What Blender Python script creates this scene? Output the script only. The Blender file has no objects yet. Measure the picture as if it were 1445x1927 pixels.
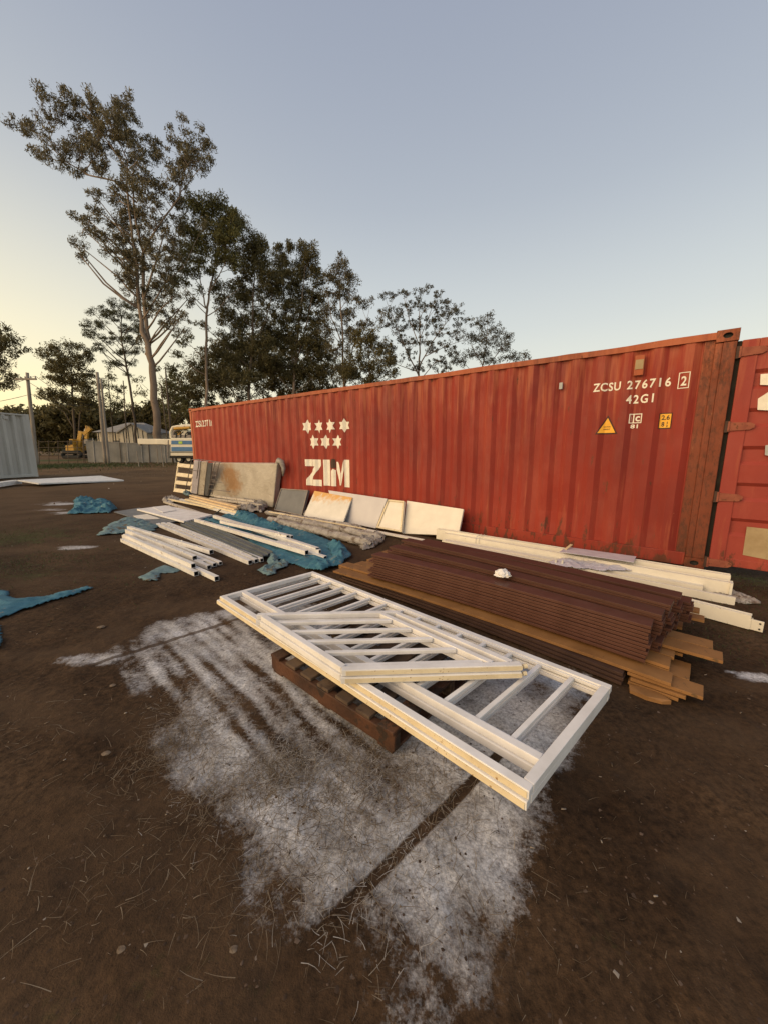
import bpy, bmesh, math, random
import numpy as np
from mathutils import Vector, Matrix, noise as mnoise
random.seed(7)
RNG = np.random.default_rng(7)
scene = bpy.context.scene
COL = scene.collection

# ------------------------------------------------------------------ camera
F_PX, PITCH, CAM_H = 682.06, 0.17, 1.405
cam_data = bpy.data.cameras.new('camera')
cam = bpy.data.objects.new('camera', cam_data); COL.objects.link(cam)
cam.location = (0, 0, CAM_H)
cam.rotation_euler = (math.pi / 2 - PITCH, 0, 0)
cam_data.sensor_fit = 'HORIZONTAL'; cam_data.sensor_width = 36
cam_data.lens = 36 * F_PX / 1445
cam_data.clip_start = 0.05; cam_data.clip_end = 3000
scene.camera = cam

# ------------------------------------------------------------------ sky, sun, exposure
SUN_AZ = math.radians(-90)      # measured from +Y, negative = towards -X (left)
SUN_EL = math.radians(5)
world = bpy.data.worlds.new('World'); scene.world = world; world.use_nodes = True
wt = world.node_tree; wt.nodes.clear()
def wn(t, **k):
    n = wt.nodes.new(t)
    for a, b in k.items(): setattr(n, a, b)
    return n
sky = wn('ShaderNodeTexSky', sky_type='NISHITA', sun_disc=False)
sky.sun_elevation = SUN_EL; sky.sun_rotation = SUN_AZ
sky.altitude = 50; sky.air_density = 1.0; sky.dust_density = 2.2; sky.ozone_density = 2.0
bg = wn('ShaderNodeBackground'); wo = wn('ShaderNodeOutputWorld')
bg.inputs[1].default_value = 0.12
# pale dusk sky: the physical sky softened by high thin haze, brighter and yellower towards the set sun
tcw = wn('ShaderNodeTexCoord'); sxyz = wn('ShaderNodeSeparateXYZ'); wt.links.new(tcw.outputs['Generated'], sxyz.inputs[0])
def wr(fac, stops):
    r = wn('ShaderNodeValToRGB'); r.color_ramp.interpolation = 'B_SPLINE'; e = r.color_ramp.elements
    while len(e) < len(stops): e.new(.5)
    for el, (p, c) in zip(e, stops): el.position = p; el.color = (*c, 1)
    wt.links.new(fac, r.inputs[0]); return r.outputs[0]
def wm(op, a, b):
    x = wn('ShaderNodeMath', operation=op)
    for v, i in ((a, 0), (b, 1)):
        if hasattr(v, 'is_linked'): wt.links.new(v, x.inputs[i])
        else: x.inputs[i].default_value = v
    return x.outputs[0]
def wmix(fac, a, b):
    x = wn('ShaderNodeMix', data_type='RGBA')
    for v, i in ((fac, 0), (a, 6), (b, 7)):
        if hasattr(v, 'is_linked'): wt.links.new(v, x.inputs[i])
        else: x.inputs[i].default_value = v if i == 0 else (*v, 1)
    return x.outputs[2]
zc = wm('MAXIMUM', sxyz.outputs[2], 0.0)
haze_c = wr(zc, [(0.0, (.98, .88, .64)), (.12, (.92, .90, .74)), (.28, (.73, .77, .75)), (.50, (.47, .515, .585)), (.8, (.31, .345, .45)), (1.0, (.27, .31, .41))])
azd = wm('ADD', wm('MULTIPLY', sxyz.outputs[0], math.sin(SUN_AZ)), wm('MULTIPLY', sxyz.outputs[1], math.cos(SUN_AZ)))
glow = wm('MULTIPLY', wr(azd, [(0.0, (0, 0, 0)), (.30, (.16, .16, .16)), (.75, (1, 1, 1))]), wr(zc, [(0.0, (1, 1, 1)), (.18, (.55, .55, .55)), (.5, (0, 0, 0))]))
haze_c = wmix(glow, haze_c, (1.4, 1.10, .48))
sc_ = wn('ShaderNodeVectorMath', operation='SCALE'); sc_.inputs[3].default_value = 1 / .12; wt.links.new(haze_c, sc_.inputs[0])
fin = wmix(.22, sc_.outputs[0], sky.outputs[0])
wt.links.new(fin, bg.inputs[0]); wt.links.new(bg.outputs[0], wo.inputs[0])

sun_d = bpy.data.lights.new('sun', 'SUN'); sun_d.energy = 3.0; sun_d.angle = math.radians(70)
sun_d.color = (1.0, 0.68, 0.36)
sun = bpy.data.objects.new('sun', sun_d); COL.objects.link(sun)
LAMP_AZ, LAMP_EL = math.radians(-122), math.radians(20)
sd = Vector((math.sin(LAMP_AZ) * math.cos(LAMP_EL), math.cos(LAMP_AZ) * math.cos(LAMP_EL), math.sin(LAMP_EL)))
sun.rotation_euler = sd.to_track_quat('Z', 'Y').to_euler()
sun.location = (-20, 0, 20)
vs = scene.view_settings
vs.view_transform = 'Standard'; vs.look = 'None'; vs.exposure = 0.22; vs.gamma = 1.0
vs.use_curve_mapping = False

# ------------------------------------------------------------------ geometry of the place
CO, SI = math.cos(PITCH), math.sin(PITCH)
def ray(x, y):
    a = (x - 722.5) / F_PX; b = -(y - 963.5) / F_PX
    return Vector((a, CO + b * SI, -SI + b * CO))
CAMP = Vector((0, 0, CAM_H))
def at(x, y, z=0.0):                       # the spot at height z seen in that direction
    r = ray(x, y); return CAMP + r * ((z - CAM_H) / r.z)
def far(x, y, Y):                          # the spot at distance Y
    r = ray(x, y); return CAMP + r * (Y / r.y)
P0 = Vector((3.67091, 3.99845, 0)); PHI = 2.48245
DV = Vector((math.cos(PHI), math.sin(PHI), 0)); NV = Vector((-math.sin(PHI), math.cos(PHI), 0))
if NV.dot(-P0) < 0: NV = -NV
def onwall(x, y, off=0.0):                 # container side plane pushed off metres towards us -> world point
    r = ray(x, y); q = P0 + NV * off - CAMP
    return CAMP + r * (q.dot(NV) / r.dot(NV))
def sz(p): return ((p - P0).dot(DV), p.z)
def CW(s, off, z): return P0 + DV * s + NV * off + Vector((0, 0, z))

# ------------------------------------------------------------------ object helpers
def setp(o, label=None, cat=None, group=None, kind=None):
    if label: o['label'] = label
    if cat: o['category'] = cat
    if group: o['group'] = group
    if kind: o['kind'] = kind
    return o
def thing(name, label, cat, loc=(0, 0, 0), group=None):
    o = bpy.data.objects.new(name, None); COL.objects.link(o); o.location = loc
    o.empty_display_size = 0.1
    return setp(o, label, cat, group)
def wloc(o):
    v = Vector(o.location)
    while o.parent: o = o.parent; v += Vector(o.location)
    return v
class MB:
    def __init__(s): s.v = []; s.f = []; s.m = []
    def quad(s, a, b, c, d, m=0):
        i = len(s.v); s.v += [tuple(a), tuple(b), tuple(c), tuple(d)]; s.f.append((i, i + 1, i + 2, i + 3)); s.m.append(m)
    def tri(s, a, b, c, m=0):
        i = len(s.v); s.v += [tuple(a), tuple(b), tuple(c)]; s.f.append((i, i + 1, i + 2)); s.m.append(m)
    def hexa(s, p, m=0):                   # 8 corners: bottom 4 ccw, top 4 ccw
        i = len(s.v); s.v += [tuple(q) for q in p]
        for f in ((3, 2, 1, 0), (4, 5, 6, 7), (0, 1, 5, 4), (1, 2, 6, 5), (2, 3, 7, 6), (3, 0, 4, 7)):
            s.f.append(tuple(i + k for k in f)); s.m.append(m)
        return s
    def box(s, c, sx, sy, sz_, rot=0, m=0):
        c = Vector(c); R = Matrix.Rotation(rot, 3, 'Z')
        return s.hexa([c + R @ Vector((a * sx / 2, b * sy / 2, e * sz_ / 2)) for e in (-1, 1) for a, b in ((-1, -1), (1, -1), (1, 1), (-1, 1))], m)
    def beam(s, a, b, w, h, up=(0, 0, 1), hollow=0, m=0, m_in=None, seg=1, bow=0, drop=0):
        """bar whose TOP centre line runs a->b"""
        a = Vector(a); b = Vector(b); d = (b - a).normalized(); up = Vector(up)
        sd_ = d.cross(up).normalized(); u = sd_.cross(d).normalized()
        rings = []
        for k in range(seg + 1):
            t = k / seg; c = a.lerp(b, t) + sd_ * bow * 4 * t * (1 - t) - u * drop * 4 * t * (1 - t)
            rings.append([c - sd_ * w / 2 - u * h, c + sd_ * w / 2 - u * h, c + sd_ * w / 2, c - sd_ * w / 2])
        i0 = len(s.v)
        for r in rings: s.v += [tuple(q) for q in r]
        for k in range(seg):
            for e in range(4):
                i = i0 + k * 4; s.f.append((i + e, i + (e + 1) % 4, i + 4 + (e + 1) % 4, i + 4 + e)); s.m.append(m)
        if not hollow:
            s.f.append((i0, i0 + 3, i0 + 2, i0 + 1)); s.m.append(m)
            i = i0 + seg * 4; s.f.append((i, i + 1, i + 2, i + 3)); s.m.append(m)
        else:
            t_ = hollow; mi = m if m_in is None else m_in
            for k, dr, sgn in ((0, d, 1), (seg, -d, -1)):
                r = rings[k]; c = sum(r, Vector()) / 4
                inn = [c + (q - c) * (1 - 2 * t_ / min(w, h)) for q in r]
                deep = [q + dr * 0.35 for q in inn]
                for e in range(4):
                    g = (e + 1) % 4
                    A = (r[e], r[g], inn[g], inn[e]); B = (inn[e], inn[g], deep[g], deep[e])
                    if sgn > 0: A = A[::-1]; B = B[::-1]
                    s.quad(*A, m=m); s.quad(*B, m=mi)
                s.quad(*(deep if sgn < 0 else deep[::-1]), m=mi)
        return s
    def tube(s, pts, rad, n=8, m=0, cap=True):
        pts = [Vector(p) for p in pts]; i0 = len(s.v)
        if not hasattr(rad, '__len__'): rad = [rad] * len(pts)
        ref = Vector((0.31, 0.87, 0.2)).normalized()
        for k, p in enumerate(pts):
            d = (pts[min(k + 1, len(pts) - 1)] - pts[max(k - 1, 0)])
            if d.length < 1e-9: d = Vector((0, 0, 1))
            d.normalize(); a = d.cross(ref)
            if a.length < 1e-3: a = d.cross(Vector((1, 0, 0)))
            a.normalize(); b = d.cross(a)
            for j in range(n):
                t = 2 * math.pi * j / n
                s.v.append(tuple(p + (a * math.cos(t) + b * math.sin(t)) * rad[k]))
        for k in range(len(pts) - 1):
            for j in range(n):
                a0 = i0 + k * n
                s.f.append((a0 + j, a0 + (j + 1) % n, a0 + n + (j + 1) % n, a0 + n + j)); s.m.append(m)
        if cap:
            s.f.append(tuple(i0 + j for j in range(n))[::-1]); s.m.append(m)
            e = i0 + (len(pts) - 1) * n; s.f.append(tuple(e + j for j in range(n))); s.m.append(m)
        return s
    def build(s, name, mats, parent=None, loc=None, smooth=False, bevel=0, label=None, cat=None, group=None, kind=None):
        me = bpy.data.meshes.new(name)
        org = wloc(parent) if parent else Vector(loc if loc is not None else (0, 0, 0))
        me.from_pydata([(v[0] - org.x, v[1] - org.y, v[2] - org.z) for v in s.v], [], s.f)
        if not isinstance(mats, (list, tuple)): mats = [mats]
        for mt in mats: me.materials.append(mt)
        if any(s.m): me.polygons.foreach_set('material_index', s.m)
        if smooth: me.polygons.foreach_set('use_smooth', [True] * len(s.f))
        me.update()
        o = bpy.data.objects.new(name, me); COL.objects.link(o)
        if parent: o.parent = parent
        elif loc is not None: o.location = loc
        if bevel:
            b = o.modifiers.new('bevel', 'BEVEL'); b.width = bevel; b.segments = 2; b.limit_method = 'ANGLE'; b.angle_limit = 0.6
        return setp(o, label, cat, group, kind)
def npmesh(name, V, Fc, mats, parent=None, loc=None, smooth=False, **k):
    """numpy vertices; faces all of one arity"""
    me = bpy.data.meshes.new(name); org = wloc(parent) if parent else Vector(loc if loc is not None else (0, 0, 0))
    V = np.asarray(V, dtype=np.float32) - np.array(org, dtype=np.float32); Fc = np.asarray(Fc, dtype=np.int32)
    me.vertices.add(len(V)); me.vertices.foreach_set('co', V.ravel())
    n = Fc.shape[1]; me.loops.add(Fc.size); me.loops.foreach_set('vertex_index', Fc.ravel())
    me.polygons.add(len(Fc)); me.polygons.foreach_set('loop_start', np.arange(0, Fc.size, n, dtype=np.int32))
    me.polygons.foreach_set('loop_total', np.full(len(Fc), n, dtype=np.int32))
    if smooth: me.polygons.foreach_set('use_smooth', np.ones(len(Fc), dtype=bool))
    for mt in (mats if isinstance(mats, (list, tuple)) else [mats]): me.materials.append(mt)
    me.update(calc_edges=True); me.validate()
    o = bpy.data.objects.new(name, me); COL.objects.link(o)
    if parent: o.parent = parent
    elif loc is not None: o.location = loc
    return setp(o, k.get('label'), k.get('cat'), k.get('group'), k.get('kind'))

# numpy value-noise fbm
def _vn(x, y, seed):
    xi = np.floor(x).astype(np.int64); yi = np.floor(y).astype(np.int64); xf = x - xi; yf = y - yi
    def h(a, b):
        n = (a * 374761393 + b * 668265263 + seed * 974711) & 0x7fffffff
        n = ((n ^ (n >> 13)) * 1274126177) & 0x7fffffff
        return ((n ^ (n >> 16)) & 0xffff) / 65535.0
    u = xf * xf * (3 - 2 * xf); v = yf * yf * (3 - 2 * yf)
    return (h(xi, yi) * (1 - u) + h(xi + 1, yi) * u) * (1 - v) + (h(xi, yi + 1) * (1 - u) + h(xi + 1, yi + 1) * u) * v
def fbm(x, y, seed=1, octs=4, gain=.5):
    r = np.zeros_like(x, dtype=float); a = 1.; t = 0.
    for o in range(octs): r += a * _vn(x * 2 ** o, y * 2 ** o, seed + o * 17); t += a; a *= gain
    return r / t

# ------------------------------------------------------------------ materials
def newmat(name):
    m = bpy.data.materials.new(name); m.use_nodes = True; nt = m.node_tree
    b = nt.nodes['Principled BSDF']; b.inputs['Specular IOR Level'].default_value = 0.3
    return m, nt, b
class NT:
    def __init__(s, nt): s.nt = nt
    def n(s, t, **k):
        x = s.nt.nodes.new(t)
        for a, b in k.items(): setattr(x, a, b)
        return x
    def l(s, a, b): s.nt.links.new(a, b)
    def coord(s, scale=(1, 1, 1), kind='Object', rot=(0, 0, 0)):
        tc = s.n('ShaderNodeTexCoord'); mp = s.n('ShaderNodeMapping'); mp.inputs['Scale'].default_value = scale; mp.inputs['Rotation'].default_value = rot
        s.l(tc.outputs[kind], mp.inputs['Vector']); return mp.outputs[0]
    def noise(s, vec, scale, detail=4, rough=.55, dist=0):
        x = s.n('ShaderNodeTexNoise'); x.inputs['Scale'].default_value = scale; x.inputs['Detail'].default_value = detail
        x.inputs['Roughness'].default_value = rough; x.inputs['Distortion'].default_value = dist
        s.l(vec, x.inputs['Vector']); return x.outputs['Fac']
    def ramp(s, fac, stops, interp='LINEAR'):
        r = s.n('ShaderNodeValToRGB'); r.color_ramp.interpolation = interp; els = r.color_ramp.elements
        while len(els) < len(stops): els.new(0.5)
        for e, (p, c) in zip(els, stops):
            e.position = p; e.color = (c, c, c, 1) if not hasattr(c, '__len__') else (*c, 1)
        s.l(fac, r.inputs[0]); return r.outputs[0]
    def mix(s, fac, a, b, mode='MIX'):
        x = s.n('ShaderNodeMix', data_type='RGBA', blend_type=mode)
        for v, i in ((fac, 0), (a, 6), (b, 7)):
            if hasattr(v, 'is_linked'): s.l(v, x.inputs[i])
            elif hasattr(v, '__len__'): x.inputs[i].default_value = (*v, 1)
            else: x.inputs[i].default_value = v if i == 0 else (v, v, v, 1)
        return x.outputs[2]
    def math(s, op, a, b=0.5, clamp=False):
        x = s.n('ShaderNodeMath', operation=op, use_clamp=clamp)
        for v, i in ((a, 0), (b, 1)):
            if hasattr(v, 'is_linked'): s.l(v, x.inputs[i])
            else: x.inputs[i].default_value = v
        return x.outputs[0]
    def bump(s, h, strength, dist, b):
        x = s.n('ShaderNodeBump'); x.inputs['Strength'].default_value = strength; x.inputs['Distance'].default_value = dist
        s.l(h, x.inputs['Height']); s.l(x.outputs[0], b.inputs['Normal'])
def simple(name, c1, c2, rough=.6, scale=8, stretch=(1, 1, 1), spots=None, spot_scale=30, spot_th=.66, bump=.2, bdist=.004, metallic=0, kind='Object', detail=5):
    m, nt, b = newmat(name); g = NT(nt)
    v = g.coord(stretch, kind); f = g.noise(v, scale, detail)
    col = g.ramp(f, [(.3, c1), (.7, c2)])
    if spots:
        v2 = g.coord((1, 1, 1), kind); f2 = g.noise(v2, spot_scale, 5, .65); big = g.noise(v2, spot_scale * .12, 2)
        th = g.math('ADD', f2, g.math('MULTIPLY', g.math('SUBTRACT', big, .5), .35))
        k = g.ramp(th, [(spot_th, 0.), (spot_th + .05, 1.)])
        col = g.mix(k, col, spots)
    g.l(col, b.inputs['Base Color']); b.inputs['Roughness'].default_value = rough; b.inputs['Metallic'].default_value = metallic
    if bump: g.bump(g.noise(v, scale * 6, 4), bump, bdist, b)
    return m
M = {}
M['white_paint'] = simple('white_paint', (.64, .625, .60), (.82, .81, .80), .5, 6, spots=(.42, .32, .20), spot_scale=24, spot_th=.74)
M['white_worn'] = simple('white_worn_paint', (.60, .50, .33), (.78, .68, .47), .6, 7, spots=(.30, .18, .08), spot_scale=55, spot_th=.63)
M['cream_paint'] = simple('cream_paint', (.68, .64, .55), (.78, .74, .64), .5, 5, spots=(.42, .33, .2), spot_scale=20, spot_th=.7)
M['white_tube'] = simple('white_tube_paint', (.60, .59, .57), (.76, .75, .72), .5, 7, spots=(.33, .26, .18), spot_scale=20, spot_th=.66)
M['gap_black'] = simple('perished_rubber', (.008, .007, .006), (.02, .018, .014), .9, 8)
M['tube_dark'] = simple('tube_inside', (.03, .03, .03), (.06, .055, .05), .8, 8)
M['grey_metal'] = simple('grey_coated_metal', (.10, .115, .12), (.16, .175, .18), .5, 5, spots=(.22, .2, .17), spot_scale=14)
M['brown_board'] = simple('brown_composite', (.074, .031, .020), (.100, .044, .031), .42, 3, stretch=(3, 3, 3), bump=.25, bdist=.002)
M['brown_board_b'] = simple('brown_composite_worn', (.060, .026, .017), (.082, .036, .025), .45, 3, bump=.25, bdist=.002)
M['tan_board'] = simple('tan_composite', (.20, .098, .034), (.30, .152, .055), .65, 6, spots=(.14, .08, .035), spot_scale=18, bump=.25, bdist=.002)
M['dark_board'] = simple('dark_composite', (.045, .024, .017), (.075, .040, .028), .7, 6, bump=.25, bdist=.002)
M['pallet_wood'] = simple('pallet_wood', (.045, .03, .02), (.12, .08, .052), .8, 4, stretch=(1, 1, 6), spots=(.05, .03, .02), spot_scale=9, spot_th=.58, bump=.6, bdist=.006)
M['pallet_red'] = simple('wet_red_pallet_wood', (.032, .016, .010), (.095, .040, .020), .6, 7, spots=(.03, .018, .012), spot_scale=10, spot_th=.56, bump=.7, bdist=.008)
M['blue_mesh'] = simple('blue_shade_cloth', (.03, .12, .17), (.07, .20, .27), .75, 16, spots=(.20, .22, .2), spot_scale=14, spot_th=.64, bump=.6, bdist=.01)
M['blue_pale'] = simple('faded_blue_cloth', (.09, .16, .18), (.17, .25, .27), .8, 16, spots=(.12, .1, .07), spot_scale=12, spot_th=.6, bump=.6, bdist=.01)
M['plastic'] = simple('dirty_clear_plastic', (.24, .21, .18), (.46, .43, .39), .3, 9, spots=(.15, .11, .08), spot_scale=12, spot_th=.6, bump=.9, bdist=.02)
M['cladding_white'] = simple('grimy_white_cladding', (.42, .38, .32), (.58, .53, .46), .6, 6, spots=(.25, .17, .1), spot_scale=14, spot_th=.6)
M['wood_new'] = simple('pale_pine', (.52, .38, .22), (.66, .52, .33), .7, 6, bump=.3)
M['panel_grey'] = simple('dark_grey_panel', (.11, .115, .125), (.15, .155, .165), .45, 4)
M['panel_pale'] = simple('pale_grey_panel', (.50, .48, .49), (.58, .56, .56), .5, 3)
M['panel_lilac'] = simple('lilac_white_plastic', (.46, .44, .50), (.60, .57, .62), .35, 7, bump=.4)
M['steel'] = simple('weathered_steel', (.16, .14, .13), (.26, .23, .21), .5, 8, metallic=.3)
M['galv'] = simple('galvanised_steel', (.30, .29, .27), (.42, .40, .37), .5, 6, metallic=.2)
M['bark_pale'] = simple('pale_gum_bark', (.13, .095, .072), (.27, .205, .155), .8, .8, stretch=(1, 1, .3), bump=.5, bdist=.05, spots=(.12, .09, .07), spot_scale=2.5)
M['bark_dark'] = simple('dark_bark', (.06, .045, .035), (.14, .11, .08), .9, 1.2, stretch=(1, 1, .3), bump=.6, bdist=.05)
M['pole_wood'] = simple('grey_pole_timber', (.19, .16, .13), (.32, .28, .23), .85, 2, stretch=(4, 4, .4), bump=.4)
M['rust_hinge'] = simple('rusty_hinge', (.20, .055, .035), (.30, .10, .06), .75, 12, spots=(.12, .045, .02), spot_scale=25, spot_th=.58)
M['mark_white'] = simple('white_marking', (.70, .66, .56), (.80, .77, .68), .6, 10, spots=(.42, .15, .08), spot_scale=34, spot_th=.72)
M['mark_black'] = simple('black_marking', (.025, .02, .02), (.04, .035, .03), .6, 10)
M['mark_yellow'] = simple('yellow_sticker', (.72, .36, .03), (.82, .44, .05), .45, 10)
M['sticker_edge'] = simple('dark_sticker_edge', (.05, .015, .012), (.07, .02, .016), .5, 10)
M['beige_tape'] = simple('beige_patch', (.30, .22, .12), (.38, .29, .17), .7, 10)
M['grey_tag'] = simple('grey_tag', (.3, .32, .32), (.4, .42, .42), .5, 10)
M['pink_paint'] = simple('pink_chalk', (.5, .22, .2), (.62, .3, .26), .7, 10)

def leafmat(name, c1, c2, c3):
    m, nt, b = newmat(name); g = NT(nt)
    gi = g.n('ShaderNodeNewGeometry'); v = g.coord((1, 1, 1), 'Object')
    f = g.noise(v, .45, 3); r = g.math('ADD', g.math('MULTIPLY', gi.outputs['Random Per Island'], .5), g.math('MULTIPLY', f, .6))
    col = g.ramp(r, [(.25, c1), (.55, c2), (.85, c3)])
    g.l(col, b.inputs['Base Color']); b.inputs['Roughness'].default_value = .6
    tr = g.n('ShaderNodeBsdfTranslucent'); g.l(col, tr.inputs[0]); ms = g.n('ShaderNodeMixShader'); ms.inputs[0].default_value = .3
    out = nt.nodes['Material Output']; g.l(b.outputs[0], ms.inputs[1]); g.l(tr.outputs[0], ms.inputs[2]); g.l(ms.outputs[0], out.inputs[0])
    return m
M['leaf_gum'] = leafmat('gum_leaves', (.075, .062, .034), (.125, .108, .060), (.20, .175, .11))
M['leaf_green'] = leafmat('green_gum_leaves', (.075, .066, .024), (.13, .12, .040), (.20, .185, .07))
M['leaf_dark'] = leafmat('dark_leaves', (.066, .056, .024), (.115, .100, .042), (.19, .165, .075))
M['leaf_pine'] = leafmat('pine_needles', (.045, .05, .026), (.075, .08, .04), (.11, .115, .06))
M['leaf_sparse'] = leafmat('sparse_leaves', (.06, .06, .045), (.10, .10, .075), (.15, .15, .12))
M['straw_pale'] = leafmat('paint_dusted_straw', (.20, .17, .13), (.36, .33, .29), (.58, .57, .56))
M['grass_green'] = leafmat('green_grass', (.03, .045, .012), (.05, .075, .02), (.085, .11, .035))
M['grass_dry'] = leafmat('dry_grass', (.075, .05, .028), (.17, .12, .07), (.36, .30, .22))
#@@ground
# ------------------------------------------------------------------ ground
def axis(lo, hi, fine, step, growth, end_lo, end_hi):
    c = list(np.arange(lo, hi, step)); st = step; x = hi
    up = []
    while x < end_hi: up.append(x); st = min(st * growth, 60); x += st
    up.append(end_hi); st = step; x = lo; dn = []
    while x > end_lo: st = min(st * growth, 60); x -= st; dn.append(x)
    return np.array(dn[::-1] + c + up)
gx = axis(-2.6, 3.0, 0, .02, 1.05, -900, 900); gy = axis(.35, 4.2, 0, .02, 1.04, -30, 900)
GX, GY = np.meshgrid(gx, gy)
def ground_h(x, y):
    n = (fbm(x * 1.3, y * 1.3, 3, 3) - .5) * .035 + (fbm(x * 7, y * 7, 9, 4) - .5) * .022
    n = n + (np.maximum(fbm(x * 22, y * 22, 21, 2) - .55, 0)) * .020
    return n - .010
fade = np.clip(1 - (np.hypot(GX, GY) - 25) / 40, 0, 1)
GZ = ground_h(GX, GY) * fade - .010 * (1 - fade)
# the trodden strips: two long narrow grooves where a bar kept the paint off
def seg_d(x, y, a, b):
    ax, ay, bx, by = a[0], a[1], b[0], b[1]; L2 = (bx - ax) ** 2 + (by - ay) ** 2
    t = np.clip(((x - ax) * (bx - ax) + (y - ay) * (by - ay)) / L2, 0, 1)
    return np.hypot(x - ax - t * (bx - ax), y - ay - t * (by - ay))
S1 = (at(505, 1850), at(893, 1462)); S2 = (at(95, 1275), at(450, 1162))
GZ -= .014 * np.exp(-(seg_d(GX, GY, *S1) / .03) ** 2)
ny, nx = GX.shape
V = np.stack([GX.ravel(), GY.ravel(), GZ.ravel()], 1)
ii = (np.arange(ny - 1)[:, None] * nx + np.arange(nx - 1)[None, :]).ravel()
FQ = np.stack([ii, ii + 1, ii + nx + 1, ii + nx], 1)
# where the white overspray fell
def inpoly(x, y, P):
    c = np.zeros(x.shape, bool); d = np.full(x.shape, 1e9); n = len(P)
    for i in range(n):
        a, b = P[i], P[(i + 1) % n]
        k = ((a[1] > y) != (b[1] > y)) & (x < (b[0] - a[0]) * (y - a[1]) / (b[1] - a[1] + 1e-12) + a[0])
        c ^= k; d = np.minimum(d, seg_d(x, y, a, b))
    return np.where(c, d, -d)
P_px = [(232, 1215), (310, 1165), (440, 1140), (560, 1120), (700, 1200), (900, 1220), (1110, 1270), (1110, 1380), (1040, 1470), (1035, 1560), (1000, 1650), (1000, 1760),
        (900, 1800), (900, 1920), (800, 1925), (740, 1850), (640, 1800), (540, 1770), (525, 1660), (455, 1580), (400, 1480), (320, 1400), (248, 1300)]
PP = [at(*q) for q in P_px]
near = (np.abs(GX) < 3.4) & (GY < 5) & (GY > .2)
spray = np.zeros_like(GX)
sx, sy = GX[near], GY[near]
wob = (fbm(sx * 2.2, sy * 2.2, 41, 3) - .5) * .35
dd = inpoly(sx + wob * .5, sy + wob * .5, PP) + wob * .35
val = np.clip(dd / .22 + .35, 0, 1)
thin = inpoly(sx, sy, [at(*q) for q in ((470, 1240), (560, 1300), (760, 1440), (700, 1560), (600, 1570), (520, 1450))])
val *= 1 - .12 * np.clip(thin / .1 + .5, 0, 1)
# stripes left by the bars of the panels that were painted here
ux, uy = at(455, 1420) - at(305, 1240), None
dx_, dy_ = ux.x, ux.y; L_ = math.hypot(dx_, dy_); px_, py_ = -dy_ / L_, dx_ / L_
ph = (sx * px_ + sy * py_) / .098 + (fbm(sx * 1.3, sy * 1.3, 77, 2) - .5) * 1.6
strip = .5 + .5 * np.cos(2 * math.pi * ph)
along = (sx * dx_ + sy * dy_) / L_; across = sx * px_ + sy * py_
streak = fbm(across * 16, along * 1.6, 201, 3)
strip = np.clip(strip * .45 + (streak - .38) * 2.2, 0, 1)
reg = np.clip(inpoly(sx, sy, [at(*q) for q in ((200, 1190), (560, 1130), (700, 1330), (720, 1420), (450, 1500), (270, 1300))]) / .15 + .5, 0, 1)
reg2 = np.clip(inpoly(sx, sy, [at(*q) for q in ((430, 1440), (900, 1400), (1060, 1480), (1000, 1700), (820, 1900), (560, 1750))]) / .15 + .5, 0, 1) * .45
strip *= np.clip(.25 + 1.3 * fbm(sx * 2.1, sy * 2.1, 63, 2), 0, 1)
fine_st = np.clip((fbm(across * 34, along * 2.2, 301, 3) - .42) * 3, 0, 1)
val *= 1 - .74 * np.maximum(reg, reg2) * strip
val *= 1 - .35 * fine_st
val *= np.clip(.35 + 1.35 * fbm(sx * 3.3 + 5, sy * 3.3, 123, 3), .15, 1)
spray[near] = val
# white paint puddles and spills further off
for q, r in (((120, 947), .45), ((95, 957), .3), ((125, 963), .3), ((1408, 1270), .07), ((1375, 1262), .04), ((1436, 1276), .08), ((200, 1238), .16), ((140, 1030), .2), ((1170, 1200), .0)):
    if r <= 0: continue
    c = at(*q); k = np.hypot((GX - c.x) * .6, (GY - c.y) * 1.3) / r
    spray = np.maximum(spray, np.clip(1.15 - k + (fbm(GX * 4, GY * 4, 90, 3) - .5) * 1.2, 0, .9) * (k < 1.6))
green = np.zeros_like(GX)
for q, rx, ry, s in (((40, 1010), 1.6, 1.2, .5), ((60, 1080), .8, .6, .4), ((110, 866), 8, 9, 1.), ((190, 868), 6, 6, .4), ((1420, 1090), .6, .6, .45), ((1300, 1230), .5, .4, .35), ((1100, 1780), .7, .25, .25), ((300, 1850), .5, .2, .35), ((870, 1690), .1, .1, .3)):
    c = at(*q); k = np.hypot((GX - c.x) / rx, (GY - c.y) / ry)
    green = np.maximum(green, s * np.clip(1.2 - k, 0, 1))
dry = np.clip((GY - 4.5) / 13, 0, 1) * np.ones_like(GX)

m, nt, b = newmat('dirt_ground'); g = NT(nt)
v = g.coord(); 
def attr(n):
    a = g.n('ShaderNodeAttribute'); a.attribute_name = n; return a.outputs['Fac']
base = g.ramp(g.noise(v, 1.3, 5, .6), [(.3, (.026, .0145, .0075)), (.5, (.050, .0290, .0152)), (.72, (.082, .050, .0275))])
fine = g.ramp(g.noise(v, 38, 5, .7), [(.32, .45), (.64, 1.45)])
base = g.mix(1, base, fine, 'MULTIPLY')
base = g.mix(g.ramp(g.noise(g.coord((1, 2.2, 1), rot=(0, 0, .7)), .8, 4, .5, .6), [(.48, 0.), (.66, .55)]), base, (.088, .056, .033))
farc = g.ramp(g.noise(v, .35, 6, .65), [(.3, (.065, .038, .019)), (.6, (.13, .08, .040)), (.8, (.20, .135, .07))])
base = g.mix(attr('dry'), base, farc)
grn = g.ramp(g.noise(v, 14, 4), [(.3, (.028, .038, .012)), (.7, (.075, .088, .026))])
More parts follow.
